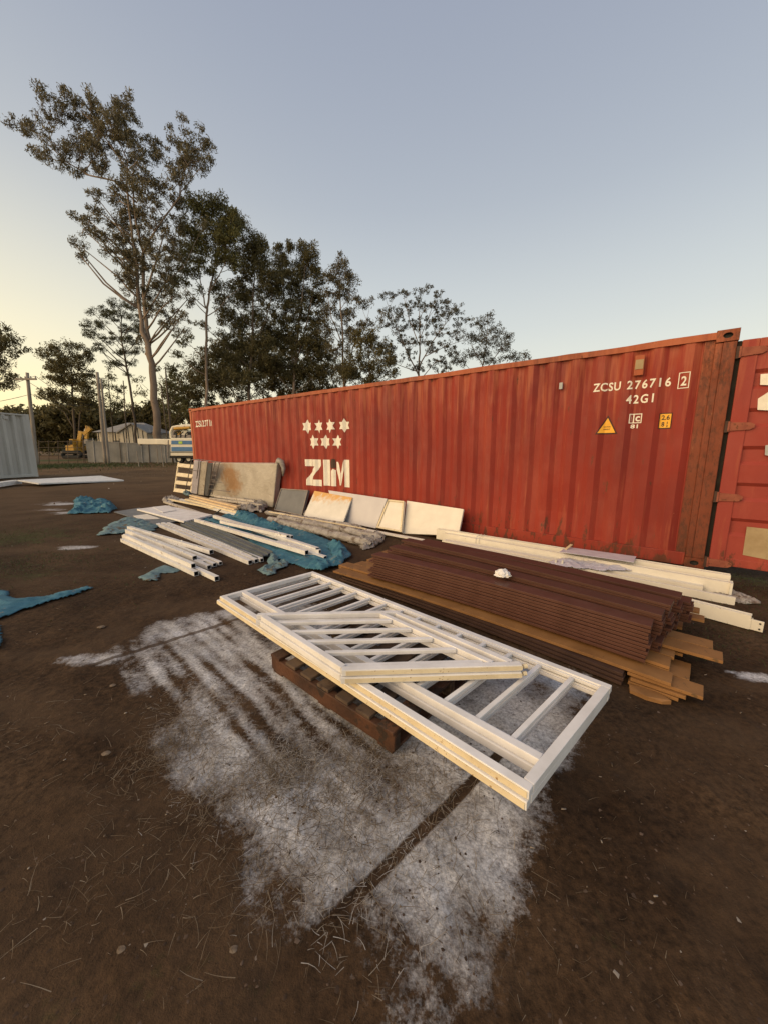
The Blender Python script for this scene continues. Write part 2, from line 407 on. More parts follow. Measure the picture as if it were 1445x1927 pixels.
gk = g.ramp(g.math('ADD', attr('green'), g.math('MULTIPLY', g.math('SUBTRACT', g.noise(v, 5, 5, .7), .5), 1.1)), [(.35, 0.), (.75, 1.)])
base = g.mix(gk, base, grn)
# overspray: breaks up over grit; keeps off the two straight strips
n1 = g.noise(v, 26, 6, .72); n2 = g.noise(v, 4.2, 4, .6, .8); n3 = g.noise(v, 110, 3, .7)
e = g.math('ADD', attr('spray'), g.math('MULTIPLY', g.math('SUBTRACT', n1, .5), 1.0))
e = g.math('ADD', e, g.math('MULTIPLY', g.math('SUBTRACT', n2, .5), .9))
e = g.math('ADD', e, g.math('MULTIPLY', g.math('SUBTRACT', n3, .5), .55))
kk = g.ramp(e, [(.24, 0.), (.52, .48), (.92, .95)])
kk = g.math('MULTIPLY', kk, g.ramp(attr('spray'), [(.02, 0.), (.3, 1.)]))
def stripmask(a, b_, w):
    sp = g.n('ShaderNodeSeparateXYZ'); g.l(v, sp.inputs[0])
    L = math.hypot(b_[0] - a[0], b_[1] - a[1]); tx, ty = (b_[0] - a[0]) / L, (b_[1] - a[1]) / L
    X = g.math('SUBTRACT', sp.outputs[0], a[0]); Y = g.math('SUBTRACT', sp.outputs[1], a[1])
    al = g.math('ADD', g.math('MULTIPLY', X, tx), g.math('MULTIPLY', Y, ty))
    ac = g.math('ABSOLUTE', g.math('ADD', g.math('ADD', g.math('MULTIPLY', X, -ty), g.math('MULTIPLY', Y, tx)), g.math('MULTIPLY', g.math('SUBTRACT', n1, .5), .012)))
    inside = g.ramp(g.math('DIVIDE', ac, w), [(.42, 1.), (.58, 0.)])
    ends = g.math('MULTIPLY', g.math('GREATER_THAN', al, -.05), g.math('LESS_THAN', al, L + .9))
    return g.math('MULTIPLY', inside, ends)
sm = g.math('MAXIMUM', stripmask(S1[0], S1[1], .046), g.math('MULTIPLY', stripmask(S2[0], S2[1], .05), .8))
kk = g.math('MULTIPLY', kk, g.math('SUBTRACT', 1, g.math('MULTIPLY', sm, .985)))
wcol = g.mix(1, g.ramp(g.noise(v, 3, 3), [(.3, (.43, .42, .41)), (.7, (.64, .65, .68))]), g.ramp(g.noise(v, 70, 4, .7), [(.3, .45), (.62, 1.2)]), 'MULTIPLY')
base = g.mix(kk, base, wcol)
g.l(base, b.inputs['Base Color']); b.inputs['Roughness'].default_value = .92; b.inputs['Specular IOR Level'].default_value = .15
hh = g.math('ADD', g.math('MULTIPLY', g.noise(v, 45, 5, .7), .6), g.math('MULTIPLY', g.noise(v, 160, 3, .7), .4))
g.bump(hh, .7, .012, b)
M['ground'] = m
gr = npmesh('ground', V, FQ, m, smooth=True, kind='structure')
for nm, arr in (('spray', spray), ('green', green), ('dry', dry)):
    at_ = gr.data.attributes.new(nm, 'FLOAT', 'POINT'); at_.data.foreach_set('value', arr.ravel().astype(np.float32))
def gz(x, y): return float(ground_h(np.array([float(x)]), np.array([float(y)]))[0])

# ------------------------------------------------------------------ the red container
def container_paint(name, dark, midc, light, rust=.5, low=True, streak=1.0):
    m, nt, b = newmat(name); g = NT(nt)
    v = g.coord(); big = g.noise(g.coord((1, 1, .6)), .55, 4, .55)
    col = g.ramp(big, [(.34, dark), (.52, midc), (.72, light)])
    sp = g.n('ShaderNodeSeparateXYZ'); g.l(v, sp.inputs[0]); z = sp.outputs[2]
    st = g.noise(g.coord((7, 7, .5)), 2.2, 5, .6)
    top = g.ramp(z, [(.0, 0.), (1.0, 1.)]) 
    # pale runs from the top rail
    tz = g.math('MULTIPLY', g.math('SUBTRACT', z, 1.55, True), 1.1)
    k = g.ramp(g.math('ADD', st, g.math('MULTIPLY', tz, .16)), [(.60, 0.), (.80, .55 * streak)])
    col = g.mix(k, col, (.42, .13, .06))
    # rust blooms, heavier near the foot
    lowz = g.math('SUBTRACT', .75, z, True)
    r = g.math('ADD', g.noise(g.coord((3.2, 3.2, 1.1)), 2.4, 7, .72), g.math('MULTIPLY', lowz, .20))
    kr = g.ramp(r, [(.71 - .13 * rust, 0.), (.76 - .12 * rust, .92)])
    col = g.mix(kr, col, (.10, .035, .018))
    # chips and scuffs
    ch = g.noise(v, 26, 5, .7); kc = g.ramp(ch, [(.735, 0.), (.755, 1.)]); col = g.mix(kc, col, (.50, .20, .12))
    fd = g.noise(g.coord((1.1, 1.1, .35), rot=(0, 0, .3)), 1.6, 6, .7); col = g.mix(g.ramp(fd, [(.52, 0.), (.82, .26)]), col, (.50, .16, .10))
    sc1 = g.noise(g.coord((.6, .6, 14), rot=(.5, .2, 0)), 3.5, 5, .75); col = g.mix(g.ramp(sc1, [(.70, 0.), (.72, .6)]), col, (.52, .24, .16))
    dk = g.noise(g.coord((6, 6, 1)), 1.7, 4); col = g.mix(g.ramp(dk, [(.55, 0.), (.8, .35)]), col, (.14, .035, .025))
    g.l(col, b.inputs['Base Color'])
    g.l(g.ramp(g.noise(v, 5, 4), [(.3, .5), (.7, .75)]), b.inputs['Roughness'])
    g.bump(g.math('ADD', g.noise(v, 2.5, 3), g.math('MULTIPLY', g.noise(v, 30, 4), .15)), .25, .02, b)
    return m
M['box_red'] = container_paint('container_red_paint', (.175, .022, .015), (.25, .029, .017), (.31, .042, .022), .55)
M['door_red'] = container_paint('container_door_paint', (.20, .030, .024), (.29, .046, .032), (.34, .065, .04), .3)
M['rail_rust'] = container_paint('container_rail_paint', (.20, .055, .028), (.36, .095, .04), (.44, .15, .07), .7)
M['post_rust'] = container_paint('rusty_corner_post', (.12, .030, .014), (.20, .050, .021), (.27, .075, .030), 1.0)
_nt = M['post_rust'].node_tree; _g = NT(_nt); _b = _nt.nodes['Principled BSDF']; _c = _b.inputs['Base Color'].links[0].from_socket
_n = _g.noise(_g.coord((7, 7, 3.2)), 3.2, 8, .8); _c = _g.mix(_g.ramp(_n, [(.47, 0.), (.62, .8)]), _c, (.065, .024, .013))
_n = _g.noise(_g.coord((26, 26, 4), rot=(.2, .1, 0)), 2.4, 6, .75); _c = _g.mix(_g.ramp(_n, [(.64, 0.), (.69, .8)]), _c, (.36, .17, .08)); _g.l(_c, _b.inputs['Base Color'])
ZB = .051; HT = 2.591; LEN = 12.192; WID = 2.438
box = thing('shipping_container', 'long rust red corrugated shipping container with white stars and an open door', 'container', P0)
PITCHR = .28307; S0 = 12.026; DEPTH = .036
def corr(s):                                   # recess of the side wall at s
    t = ((S0 - s) / PITCHR) % 1.0              # 0..1, starts at far edge of an outer flat
    if t < .27: return 0.
    if t < .50: return -DEPTH * (t - .27) / .23
    if t < .77: return -DEPTH
    return -DEPTH * (1 - (t - .77) / .23)
S_A, S_B = .26, 12.05
brk = [S_A, S_B]
k = 0
while True:
    base_s = S0 - k * PITCHR
    if base_s < S_A - PITCHR: break
    for t in (0, .27, .50, .77):
        q = base_s - t * PITCHR
        if S_A < q < S_B: brk.append(q)
    k += 1
brk = sorted(set(round(q, 5) for q in brk))
def walloff(s, z=1.3):
    t = (z - ZR0) / (ZR1 - ZR0) * 14; i = min(max(int(t), 0), 13); f = t - i
    za, zb = ZR0 + (ZR1 - ZR0) * i / 14, ZR0 + (ZR1 - ZR0) * (i + 1) / 14
    # between two folds the sheet is flat
    j = max(0, min(len(brk) - 2, next((n_ for n_ in range(len(brk) - 1) if s <= brk[n_ + 1]), len(brk) - 2)))
    sa, sb = brk[j], brk[j + 1]; g_ = min(max((s - sa) / (sb - sa), 0), 1)
    return (woff(sa, za) * (1 - g_) + woff(sb, za) * g_) * (1 - f) + (woff(sa, zb) * (1 - g_) + woff(sb, zb) * g_) * f
def woff(s, z):
    dent = .0
    for (cs, cz, rs, rz, dpt) in DENTS:
        dent -= dpt * math.exp(-((s - cs) / rs) ** 2 - ((z - cz) / rz) ** 2)
    return -.012 + corr(s) + dent
DENTS = [(3.55, 1.5, .35, .5, .045), (3.2, .9, .25, .4, .03), (2.2, 1.0, .6, .6, .03), (5.6, 1.8, .3, .3, .03), (1.7, .5, .3, .25, .03), (6.5, .9, .8, .5, .02), (8.9, 1.6, .7, .6, .015), (1.2, .6, .4, .4, .02), (4.8, .7, .4, .4, .02), (.8, 1.9, .3, .4, .012)]
ZR0, ZR1 = ZB + .16, ZB + HT - .075
def side_wall(offs, sgn):
    vs_, fs = [], []; zs = [ZR0 + (ZR1 - ZR0) * j / 14 for j in range(15)]
    fineb = []
    for a, b_ in zip(brk[:-1], brk[1:]): fineb += [a]
    fineb.append(brk[-1])
    for s in fineb:
        for z in zs:
            o_ = walloff(s, z); vs_.append(CW(s, offs + sgn * o_, z))
    nz = len(zs)
    for i in range(len(fineb) - 1):
        for j in range(nz - 1):
            a = i * nz + j; q = (a, a + 1, a + nz + 1, a + nz); fs.append(q if sgn > 0 else q[::-1])
    return vs_, fs
mb = MB(); mb.v, mb.f = side_wall(0, 1); mb.m = [0] * len(mb.f); mb.build('side_wall', M['box_red'], box)
mb = MB(); mb.v, mb.f = side_wall(-WID, -1); mb.m = [0] * len(mb.f); mb.build('side_wall', M['box_red'], box)
def sbox(mb, s0, s1, o0, o1, z0, z1):
    return mb.hexa([CW(s1, o0, z0), CW(s0, o0, z0), CW(s0, o1, z0), CW(s1, o1, z0), CW(s1, o0, z1), CW(s0, o0, z1), CW(s0, o1, z1), CW(s1, o1, z1)])
# top rails as bent square tubes with small knocks, bottom rails
for o0, o1 in ((-.06, 0), (-WID, -WID + .06)):
    mb = MB(); n = 90; ring = []
    for i in range(n + 1):
        s = .178 + (LEN - .356) * i / n
        jz = (mnoise.noise(Vector((s * 1.3, o0, 0))) * .012 + mnoise.noise(Vector((s * 6, 3, o0))) * .006)
        jo = mnoise.noise(Vector((s * 2.1, 7, o0))) * .008
        z1 = ZB + HT - .012 + jz; z0 = ZR1 - .006 + jz * .5
        ring.append([CW(s, o0 + jo, z0), CW(s, o1 + jo, z0), CW(s, o1 + jo, z1), CW(s, o0 + jo, z1)])
    for r in ring: mb.v += [tuple(q) for q in r]
    for i in range(n):
        for e in range(4): mb.f.append((i * 4 + e, i * 4 + (e + 1) % 4, i * 4 + 4 + (e + 1) % 4, i * 4 + 4 + e)); mb.m.append(0)
    mb.build('top_rail', M['rail_rust'], box)
    mb = MB(); sbox(mb, .178, LEN - .178, o0 if o0 < -1 else -.05, o1 if o0 < -1 else -.004, ZB + .01, ZR0 + .004); mb.build('bottom_rail', M['box_red'], box, bevel=.006)
# roof with shallow cross corrugations
vs_, fs = [], []; nR = 240
for i in range(nR + 1):
    s = .2 + (LEN - .4) * i / nR; zz = ZB + HT - .035 + (.012 if (i // 2) % 2 else 0)
    vs_ += [CW(s, -.055, zz), CW(s, -WID + .055, zz)]
for i in range(nR): fs.append((2 * i, 2 * i + 1, 2 * i + 3, 2 * i + 2))
mb = MB(); mb.v = vs_; mb.f = fs; mb.m = [0] * len(fs); mb.build('roof', M['rail_rust'], box)
mb = MB(); sbox(mb, .1, LEN - .1, -WID + .06, -.06, ZB + .10, ZB + .16); mb.build('floor_frame', M['dark_board'], box)
mb = MB(); sbox(mb, LEN - .10, LEN - .06, -WID + .12, -.12, ZB + .12, ZB + HT - .06); mb.build('end_wall', M['box_red'], box)
mb = MB(); sbox(mb, .05, .09, -WID + .12, -WID / 2 - .01, ZB + .10, ZB + HT - .1); mb.build('door', M['door_red'], box)
mb = MB(); sbox(mb, .02, .12, -WID + .16, -.17, ZB + HT - .12, ZB + HT - .015); mb.build('header', M['rail_rust'], box)
mb = MB(); sbox(mb, .02, .14, -WID + .16, -.17, ZB + .01, ZB + .15); mb.build('sill', M['rail_rust'], box)
# corner posts and castings
for s0, s1 in ((.0, .115), (LEN - .10, LEN)):
    for o0, o1 in ((-.14, .0), (-WID, -WID + .14)):
        mb = MB()
        if s0 == 0:
            sbox(mb, .006, .115, o0, o1 - .004 if o1 == 0 else o1, ZB + .118, ZB + HT - .118)
            if o1 == 0: sbox(mb, .115, .175, -.06, -.010, ZB + .118, ZB + HT - .118); sbox(mb, .173, .265, -.04, -.028, ZB + .12, ZR1)
        else:
            sbox(mb, s0, s1 - .006, o0, o1 - .004 if o1 == 0 else o1, ZB + .118, ZB + HT - .118)
            if o1 == 0: sbox(mb, LEN - .16, LEN - .10, -.06, -.022, ZB + .118, ZR1)
        mb.build('corner_post', M['post_rust'] if s0 == 0 else M['rail_rust'], box, bevel=.006)
def casting(s0, s1, o_face, inward, z0):
    mb = MB(); zt = z0 + .118; sm_ = (s0 + s1) / 2; zc = (z0 + zt) / 2; n = 16
    out = [(s0, z0), (s1, z0), (s1, zt), (s0, zt)]
    # outer face with an oval hole: ring between rectangle and oval
    per = []
    for j in range(n):
        t = 2 * math.pi * (j + .5) / n; c_, s_ = math.cos(t), math.sin(t)
        kx = abs(s1 - s0) / 2 / max(abs(c_), 1e-6); kz = .059 / max(abs(s_), 1e-6); r = min(kx, kz)
        per.append(((sm_ + c_ * r, zc + s_ * r), (sm_ + c_ * .040, zc + s_ * .028)))
    for j in range(n):
        a, b_ = per[j], per[(j + 1) % n]
        mb.quad(CW(a[0][0], o_face, a[0][1]), CW(b_[0][0], o_face, b_[0][1]), CW(b_[1][0], o_face, b_[1][1]), CW(a[1][0], o_face, a[1][1]))
        mb.quad(CW(a[1][0], o_face, a[1][1]), CW(b_[1][0], o_face, b_[1][1]), CW(b_[1][0], o_face - inward * .05, b_[1][1]), CW(a[1][0], o_face - inward * .05, a[1][1]), m=1)
    mb.quad(*[CW(sm_ + a * .045, o_face - inward * .05, zc + c_ * .032) for a, c_ in ((-1, -1), (1, -1), (1, 1), (-1, 1))], m=1)
    o2 = o_face - inward * .162
    for a, b_ in zip(out, out[1:] + out[:1]): mb.quad(CW(a[0], o_face, a[1]), CW(a[0], o2, a[1]), CW(b_[0], o2, b_[1]), CW(b_[0], o_face, b_[1]))
    mb.quad(*[CW(p_[0], o2, p_[1]) for p_ in out])
    return mb
for s0, s1 in ((-.004, .178), (LEN - .178, LEN + .002)):
    for of, inw in ((.003, 1), (-WID - .003, -1)):
        for z0 in (ZB, ZB + HT - .112):
            casting(s0, s1, of, inw, z0).build('corner_casting', [M['post_rust'] if s0 < 1 else M['rail_rust'], M['tube_dark']], box)
# markings: real thin paint following the corrugated sheet
def follow(verts2, faces, mat, name, z_ref=None, lift=.0035):
    """verts2: (s,z) pairs; cut at every fold of the sheet, then laid on it"""
    bm = bmesh.new(); vv = [bm.verts.new((s, z, 0)) for s, z in verts2]
    for f in faces:
        try: bm.faces.new([vv[i] for i in f])
        except ValueError: pass
    lo = min(s for s, z in verts2); hi = max(s for s, z in verts2)
    for q in brk:
        if lo < q < hi:
            bmesh.ops.bisect_plane(bm, geom=bm.verts[:] + bm.edges[:] + bm.faces[:], plane_co=(q, 0, 0), plane_no=(1, 0, 0), dist=1e-5)
    for j in range(15):
        zc = ZR0 + (ZR1 - ZR0) * j / 14
        if min(z for s, z in verts2) < zc < max(z for s, z in verts2):
            bmesh.ops.bisect_plane(bm, geom=bm.verts[:] + bm.edges[:] + bm.faces[:], plane_co=(0, zc, 0), plane_no=(0, 1, 0), dist=1e-5)
    for v_ in bm.verts:
        s, z = v_.co.x, v_.co.y; v_.co = CW(s, walloff(s, z) + lift, z) - P0
    me = bpy.data.meshes.new(name); bm.normal_update(); bm.to_mesh(me); bm.free(); me.materials.append(mat)
    o = bpy.data.objects.new(name, me); COL.objects.link(o); o.parent = box
    return o
def text_geo(txt, spacing=1.0):
    cu = bpy.data.curves.new('t', 'FONT'); cu.body = txt; cu.size = 1; cu.space_character = spacing; cu.resolution_u = 3; cu.offset = .022
    o = bpy.data.objects.new('t', cu); COL.objects.link(o)
    dg = bpy.context.evaluated_depsgraph_get(); me = o.evaluated_get(dg).to_mesh()
    V_ = [(v_.co.x, v_.co.y) for v_ in me.vertices]; F_ = [tuple(p_.vertices) for p_ in me.polygons]
    o.evaluated_get(dg).to_mesh_clear(); bpy.data.objects.remove(o); bpy.data.curves.remove(cu)
    return V_, F_
def wallrect(x0, y0, x1, y1):
    a = sz(onwall(x0, y0, -.02)); b_ = sz(onwall(x1, y1, -.02)); return a[0], a[1], b_[0], b_[1]
def fit_text(txt, s0, z0, s1, z1, mat, name='lettering', spacing=1.0, lift=.0035):
    V_, F_ = text_geo(txt, spacing); xs = [a for a, _ in V_]; ys = [b_ for _, b_ in V_]
    x0, x1, y0, y1 = min(xs), max(xs), min(ys), max(ys)
    return follow([(s0 + (s1 - s0) * (x - x0) / (x1 - x0), z0 + (z1 - z0) * (y - y0) / (y1 - y0)) for x, y in V_], F_, mat, name, lift=lift)
W_ = M['mark_white']
for txt, a, b_ in (('ZCSU', (1115, 738), (1168, 722)), ('276716', (1179, 733), (1264, 707)), ('42G1', (1177, 760), (1231, 737))):
    s0, z0 = sz(onwall(*a, -.02)); s1, z1 = sz(onwall(*b_, -.02))
    hgt = .102; fit_text(txt, s0, z0, s1, z0 + hgt, W_, spacing=1.25 if txt != 'ZCSU' else 1.08)
s0, z0 = sz(onwall(1280, 726, -.02)); s1, _ = sz(onwall(1293, 708, -.02)); fit_text('2', s0, z0, s1, z0 + .102, W_)
def frame_sz(s0, z0, s1, z1, w, mat, name='lettering', lift=.0035):
    a = [(s0, z0), (s1, z0), (s1, z1), (s0, z1)]; sg = 1 if s1 > s0 else -1
    i_ = [(s0 + sg * w, z0 + w), (s1 - sg * w, z0 + w), (s1 - sg * w, z1 - w), (s0 + sg * w, z1 - w)]
    return follow(a + i_, [(j, (j + 1) % 4, 4 + (j + 1) % 4, 4 + j) for j in range(4)], mat, name, lift=lift)
frame_sz(s0 + .025, z0 - .03, s1 - .025, z0 + .145, .008, M['mark_white'])
s0, z0 = sz(onwall(368, 804, -.02)); s1, z1 = sz(onwall(398, 789, -.02)); fit_text('ZCSU 276716', s0, z0, s1, z1, W_, lift=.006)
# stars
for cx, cy in ((578.2, 802.5), (600, 802.3), (621, 801.3), (646.5, 800.3), (590, 831.5), (612.3, 831.4), (634.4, 831.4)):
    s_, z_ = sz(onwall(cx, cy, -.02)); R_ = abs(sz(onwall(cx, cy - 13.6, -.02))[1] - z_)
    vv = [(s_, z_)]
    for j in range(12):
        t = math.pi / 2 + j * math.pi / 6; r = R_ if j % 2 == 0 else R_ * .577
        vv.append((s_ - math.cos(t) * r, z_ + math.sin(t) * r))
    follow(vv, [(0, 1 + j, 1 + (j + 1) % 12) for j in range(12)], W_, 'star')
# big three letters, stencil cut
def letter(polys, px0, py0, px1, py1):
    s0, z1, = sz(onwall(px0, py0, -.02)); s1, _ = sz(onwall(px1, py1, -.02)); z0 = sz(onwall((px0 + px1) / 2, py1, -.02))[1]
    z1 = sz(onwall((px0 + px1) / 2, py0, -.02))[1]
    V_, F_ = [], []
    for p_ in polys:
        i = len(V_); V_ += [(s0 + (s1 - s0) * x, z0 + (z1 - z0) * y) for x, y in p_]; F_.append(tuple(range(i, i + len(p_))))
    follow(V_, F_, W_, 'letter')
letter([[(0, .74), (.42, .74), (.42, 1), (0, 1)], [(.47, 1), (.47, .74), (.60, .74), (.04, .22), (.04, 0), (.40, 0), (.40, .26), (.96, .80), (.96, 1)], [(.44, 0), (1, 0), (1, .24), (.44, .24)]], 574, 864.5, 605, 914)
letter([[(0, 0), (1, 0), (1, 1), (0, 1)]], 608, 865, 620.5, 914)
letter([[(0, 0), (.24, 0), (.24, .60), (.12, .66), (0, .58)], [(.27, .62), (.46, .05), (.56, .05), (.56, .5), (.36, .92), (.27, .92)], [(.58, .5), (.58, .05), (.72, .62), (.72, 1)], [(.74, 0), (1, 0), (1, 1), (.74, 1)]], 622.5, 865, 657.5, 916)
# patch of bare dark metal above the last letter
s0, z1, s1, z0 = wallrect(622, 863, 631, 882)
_w, _h = s1 - s0, z1 - z0
follow([(s0 + _w * a, z0 + _h * c_) for a, c_ in ((.1, .05), (.35, .0), (.7, .1), (.95, .02), (1., .5), (.92, .93), (.6, 1.), (.2, .96), (.02, .6))], [tuple(range(9))], M['dark_board'], 'bare_patch', lift=.005)
# warning triangle
s0, z0 = sz(onwall(1119, 817.5, -.02)); s1, _ = sz(onwall(1161.5, 818, -.02)); zt = sz(onwall(1141, 781, -.02))[1]; cxs = (s0 + s1) / 2
follow([(s0, z0), (s1, z0), (cxs, zt)], [(0, 1, 2)], M['sticker_edge'], 'warning_sticker', lift=.004)
q = .22; cen = (cxs, z0 + (zt - z0) / 3)
follow([((1 - q) * a + q * cen[0], (1 - q) * b_ + q * cen[1]) for a, b_ in ((s0, z0), (s1, z0), (cxs, zt))], [(0, 1, 2)], M['mark_yellow'], 'warning_face', lift=.006)
ww = abs(s1 - s0)
for dz in (.085, .055): fit_text('CAUTION' if dz > .07 else 'HEIGHT', cxs + ww * .15, z0 + dz, cxs - ww * .15, z0 + dz + .014, M['mark_black'], lift=.008)
# ic 81 box
s0, z0 = sz(onwall(1182, 796.5, -.02)); s1, _ = sz(onwall(1206, 796, -.02)); z1 = sz(onwall(1194, 778, -.02))[1]
frame_sz(s0, z0, s1, z1, .010, W_); sm_ = s0 + (s1 - s0) * .36
follow([(sm_ + .006, z0), (sm_ - .006, z0), (sm_ - .006, z1), (sm_ + .006, z1)], [(0, 1, 2, 3)], W_, 'lettering', lift=.004)
fit_text('i', s0 - .022, z0 + .02, sm_ + .022, z1 - .016, W_); fit_text('c', sm_ - .018, z0 + .02, s1 + .018, z1 - .03, W_)
a = sz(onwall(1185, 806, -.02)); c_ = sz(onwall(1200, 798, -.02)); fit_text('81', a[0], a[1], c_[0], c_[1], W_)
# 2.6 / 8 1/2 sticker
s0, z0 = sz(onwall(1237, 807, -.02)); s1, _ = sz(onwall(1262, 806, -.02)); z1 = sz(onwall(1250, 776.5, -.02))[1]
follow([(s0, z0), (s1, z0), (s1, z1), (s0, z1)], [(0, 1, 2, 3)], M['sticker_edge'], 'height_sticker', lift=.004)
follow([(s0 - .010, z0 + .012), (s1 + .010, z0 + .012), (s1 + .010, z1 - .012), (s0 - .010, z1 - .012)], [(0, 1, 2, 3)], M['mark_yellow'], 'height_face', lift=.006)
wd, hh_ = s1 - s0, z1 - z0
fit_text('2.6', s0 + wd * .2, z0 + hh_ * .56, s0 + wd * .82, z0 + hh_ * .86, M['mark_black'], lift=.008)
fit_text('8', s0 + wd * .24, z0 + hh_ * .14, s0 + wd * .46, z0 + hh_ * .44, M['mark_black'], lift=.008)
fit_text('1', s0 + wd * .64, z0 + hh_ * .31, s0 + wd * .70, z0 + hh_ * .45, M['mark_black'], lift=.008)
fit_text('2', s0 + wd * .60, z0 + hh_ * .11, s0 + wd * .74, z0 + hh_ * .25, M['mark_black'], lift=.008)
# vent with its cover plate, tag
s0, z1, s1, z0 = wallrect(1196, 670, 1210, 706)
mb = MB(); sbox(mb, s1, s0, -.014, .012, z0, z1); mb.build('vent', M['rail_rust'], box, bevel=.006)
mb = MB(); sbox(mb, s1 + .008, s0 - .008, .012, .018, z0 + .07, z1 - .05); mb.build('vent_cover', M['beige_tape'], box)
s0, z1, s1, z0 = wallrect(1053, 720.5, 1058, 732); mb = MB(); sbox(mb, s1, s0, -.03, .004, z0, z1); mb.build('tag', M['grey_tag'], box)
# the open door, standing out in line with the side
DT = .045; d0, d1 = -.034, -1.20; dz0, dz1 = ZB + .075, ZB + HT - .12
def dbox(mb, s0, s1, o0, o1, z0, z1): return sbox(mb, s1, s0, o0, o1, z0, z1)
door = None
mb = MB()
nz = 60; bands = [(.22, .36), (.46, .60), (.70, .84)]
prof = []
zz = dz0
H_ = dz1 - dz0
def drec(t):
    for c_ in (.16, .335, .51, .685, .86):
        e = abs(t - c_)
        if e < .028: return -.030
        if e < .045: return -.030 * (1 - (e - .028) / .017)
    return 0.
ts = sorted(set([0, 1] + [c_ + e for c_ in (.16, .335, .51, .685, .86) for e in (-.045, -.028, .028, .045)]))
for t in ts: prof.append((dz0 + .09 + (H_ - .18) * t, drec(t)))
for (za, oa), (zb_, ob) in zip(prof[:-1], prof[1:]):
    mb.quad(CW(d0 - .13, -.014 + oa, za), CW(d1 + .10, -.014 + oa, za), CW(d1 + .10, -.014 + ob, zb_), CW(d0 - .13, -.014 + ob, zb_))
dbox(mb, d0 - .13, d1 + .10, -.06, -.05, dz0 + .09, dz1 - .09)
door = mb.build('open_door', M['door_red'], box, label='open red door standing in line with the side')
mb = MB(); dbox(mb, d0, d0 - .13, -.058, -.004, dz0, dz1); dbox(mb, d1 + .10, d1, -.058, -.004, dz0, dz1)
dbox(mb, d0 - .13, d1 + .10, -.058, -.006, dz0, dz0 + .09); dbox(mb, d0 - .13, d1 + .10, -.058, -.006, dz1 - .09, dz1)
fo = mb.build('door_frame', M['door_red'], box, bevel=.006)
for hx, hy in ((1372, 665), (1366, 803), (1352, 935), (1336, 1058)):
    zc = sz(onwall(hx, hy, 0))[1]
    mb = MB(); pts = [(-.03, -.045), (-.03, .045), (-.19, .038), (-.225, .018), (-.225, -.014), (-.19, -.036)]
    i0 = 0
    f_ = [CW(a, .012, zc + c_) for a, c_ in pts]; k_ = [CW(a, -.006, zc + c_) for a, c_ in pts]
    mb.v = [tuple(q) for q in f_ + k_]; mb.f = [tuple(range(6)), tuple(range(11, 5, -1))] + [(j, 6 + j, 6 + (j + 1) % 6, (j + 1) % 6) for j in range(6)]; mb.m = [0] * 8
    mb.tube([CW(-.026, .006, zc - .055), CW(-.026, .006, zc + .055)], .014, 8)
    mb.build('hinge', M['rust_hinge'], box)
    mb = MB(); sbox(mb, -.018, .006, -.03, .016, zc - .06, zc + .06); mb.build('hinge_lug', M['dark_board'], box)
mb = MB(); sbox(mb, -.033, .012, -.05, -.034, dz0, dz1); mb.build('gasket', M['gap_black'], box)
# markings on the door: end of a big Z, patch, small marks
def onbox(px, py): return sz(onwall(px, py, -.014))
def door_poly(pts, mat, name, off=-.0105):
    q = [onbox(*p_) for p_ in pts]; mb = MB(); n = len(q)
    mb.v = [tuple(CW(s, off, z)) for s, z in q] + [tuple(CW(s, off - .003, z)) for s, z in q]
    mb.f = [tuple(range(n))] + [(j, n + j, n + (j + 1) % n, (j + 1) % n) for j in range(n)]; mb.m = [0] * len(mb.f)
    return mb.build(name, mat, box)
door_poly([(1431, 704), (1500, 698), (1500, 726), (1430, 724)], W_, 'letter')
door_poly([(1425, 771), (1426, 750), (1470, 722), (1500, 730), (1452, 752), (1500, 756), (1500, 775)], W_, 'letter')
door_poly([(1440, 838), (1456, 835), (1456, 860), (1439, 856)], M['grey_tag'], 'tag')
door_poly([(1405, 991), (1470, 998), (1468, 1058), (1397, 1044)], M['beige_tape'], 'patch', off=-.008)
# ------------------------------------------------------------------ deck board stack
ORD = ['first', 'second', 'third', 'fourth', 'fifth', 'sixth', 'seventh', 'eighth', 'ninth', 'tenth', 'eleventh', 'twelfth']
A2 = Vector((-.749, .661, 0)); P2 = Vector((.661, .749, 0))
def AP(al, pe, z): return A2 * al + P2 * pe + Vector((0, 0, z))
BT = .023
def board(name, mat, a0, a1, p0, p1, ztop, label, group, bow=0., w=.135, cat='deck board', drop=0.):
    """p0/p1: perpendicular place of the near edge at both ends"""
    A_, B_ = AP(a0, p0 + w / 2, ztop), AP(a1, p1 + w / 2, ztop)
    mb = MB().beam(A_, B_, w, BT - .0035, seg=8, bow=bow, drop=drop)
    return mb.build(name, mat, loc=(A_ + B_) / 2 - Vector((0, 0, BT)), bevel=.0015, label=label, cat=cat, group=group)
rb = random.Random(11)
GB = 'chocolate brown deck boards stacked in columns'
rows = [(2.600, 2.605, .14, 2.47, 10, .350), (2.765, 2.88, .10, 2.47, 11, .374), (2.925, 3.13, .065, 2.50, 12, .397), (3.20, 3.30, .03, 2.36, 11, .376), (3.40, 3.47, -.03, 2.35, 7, .285)]
RN = ['nearest', 'second nearest', 'middle', 'fourth', 'farthest']
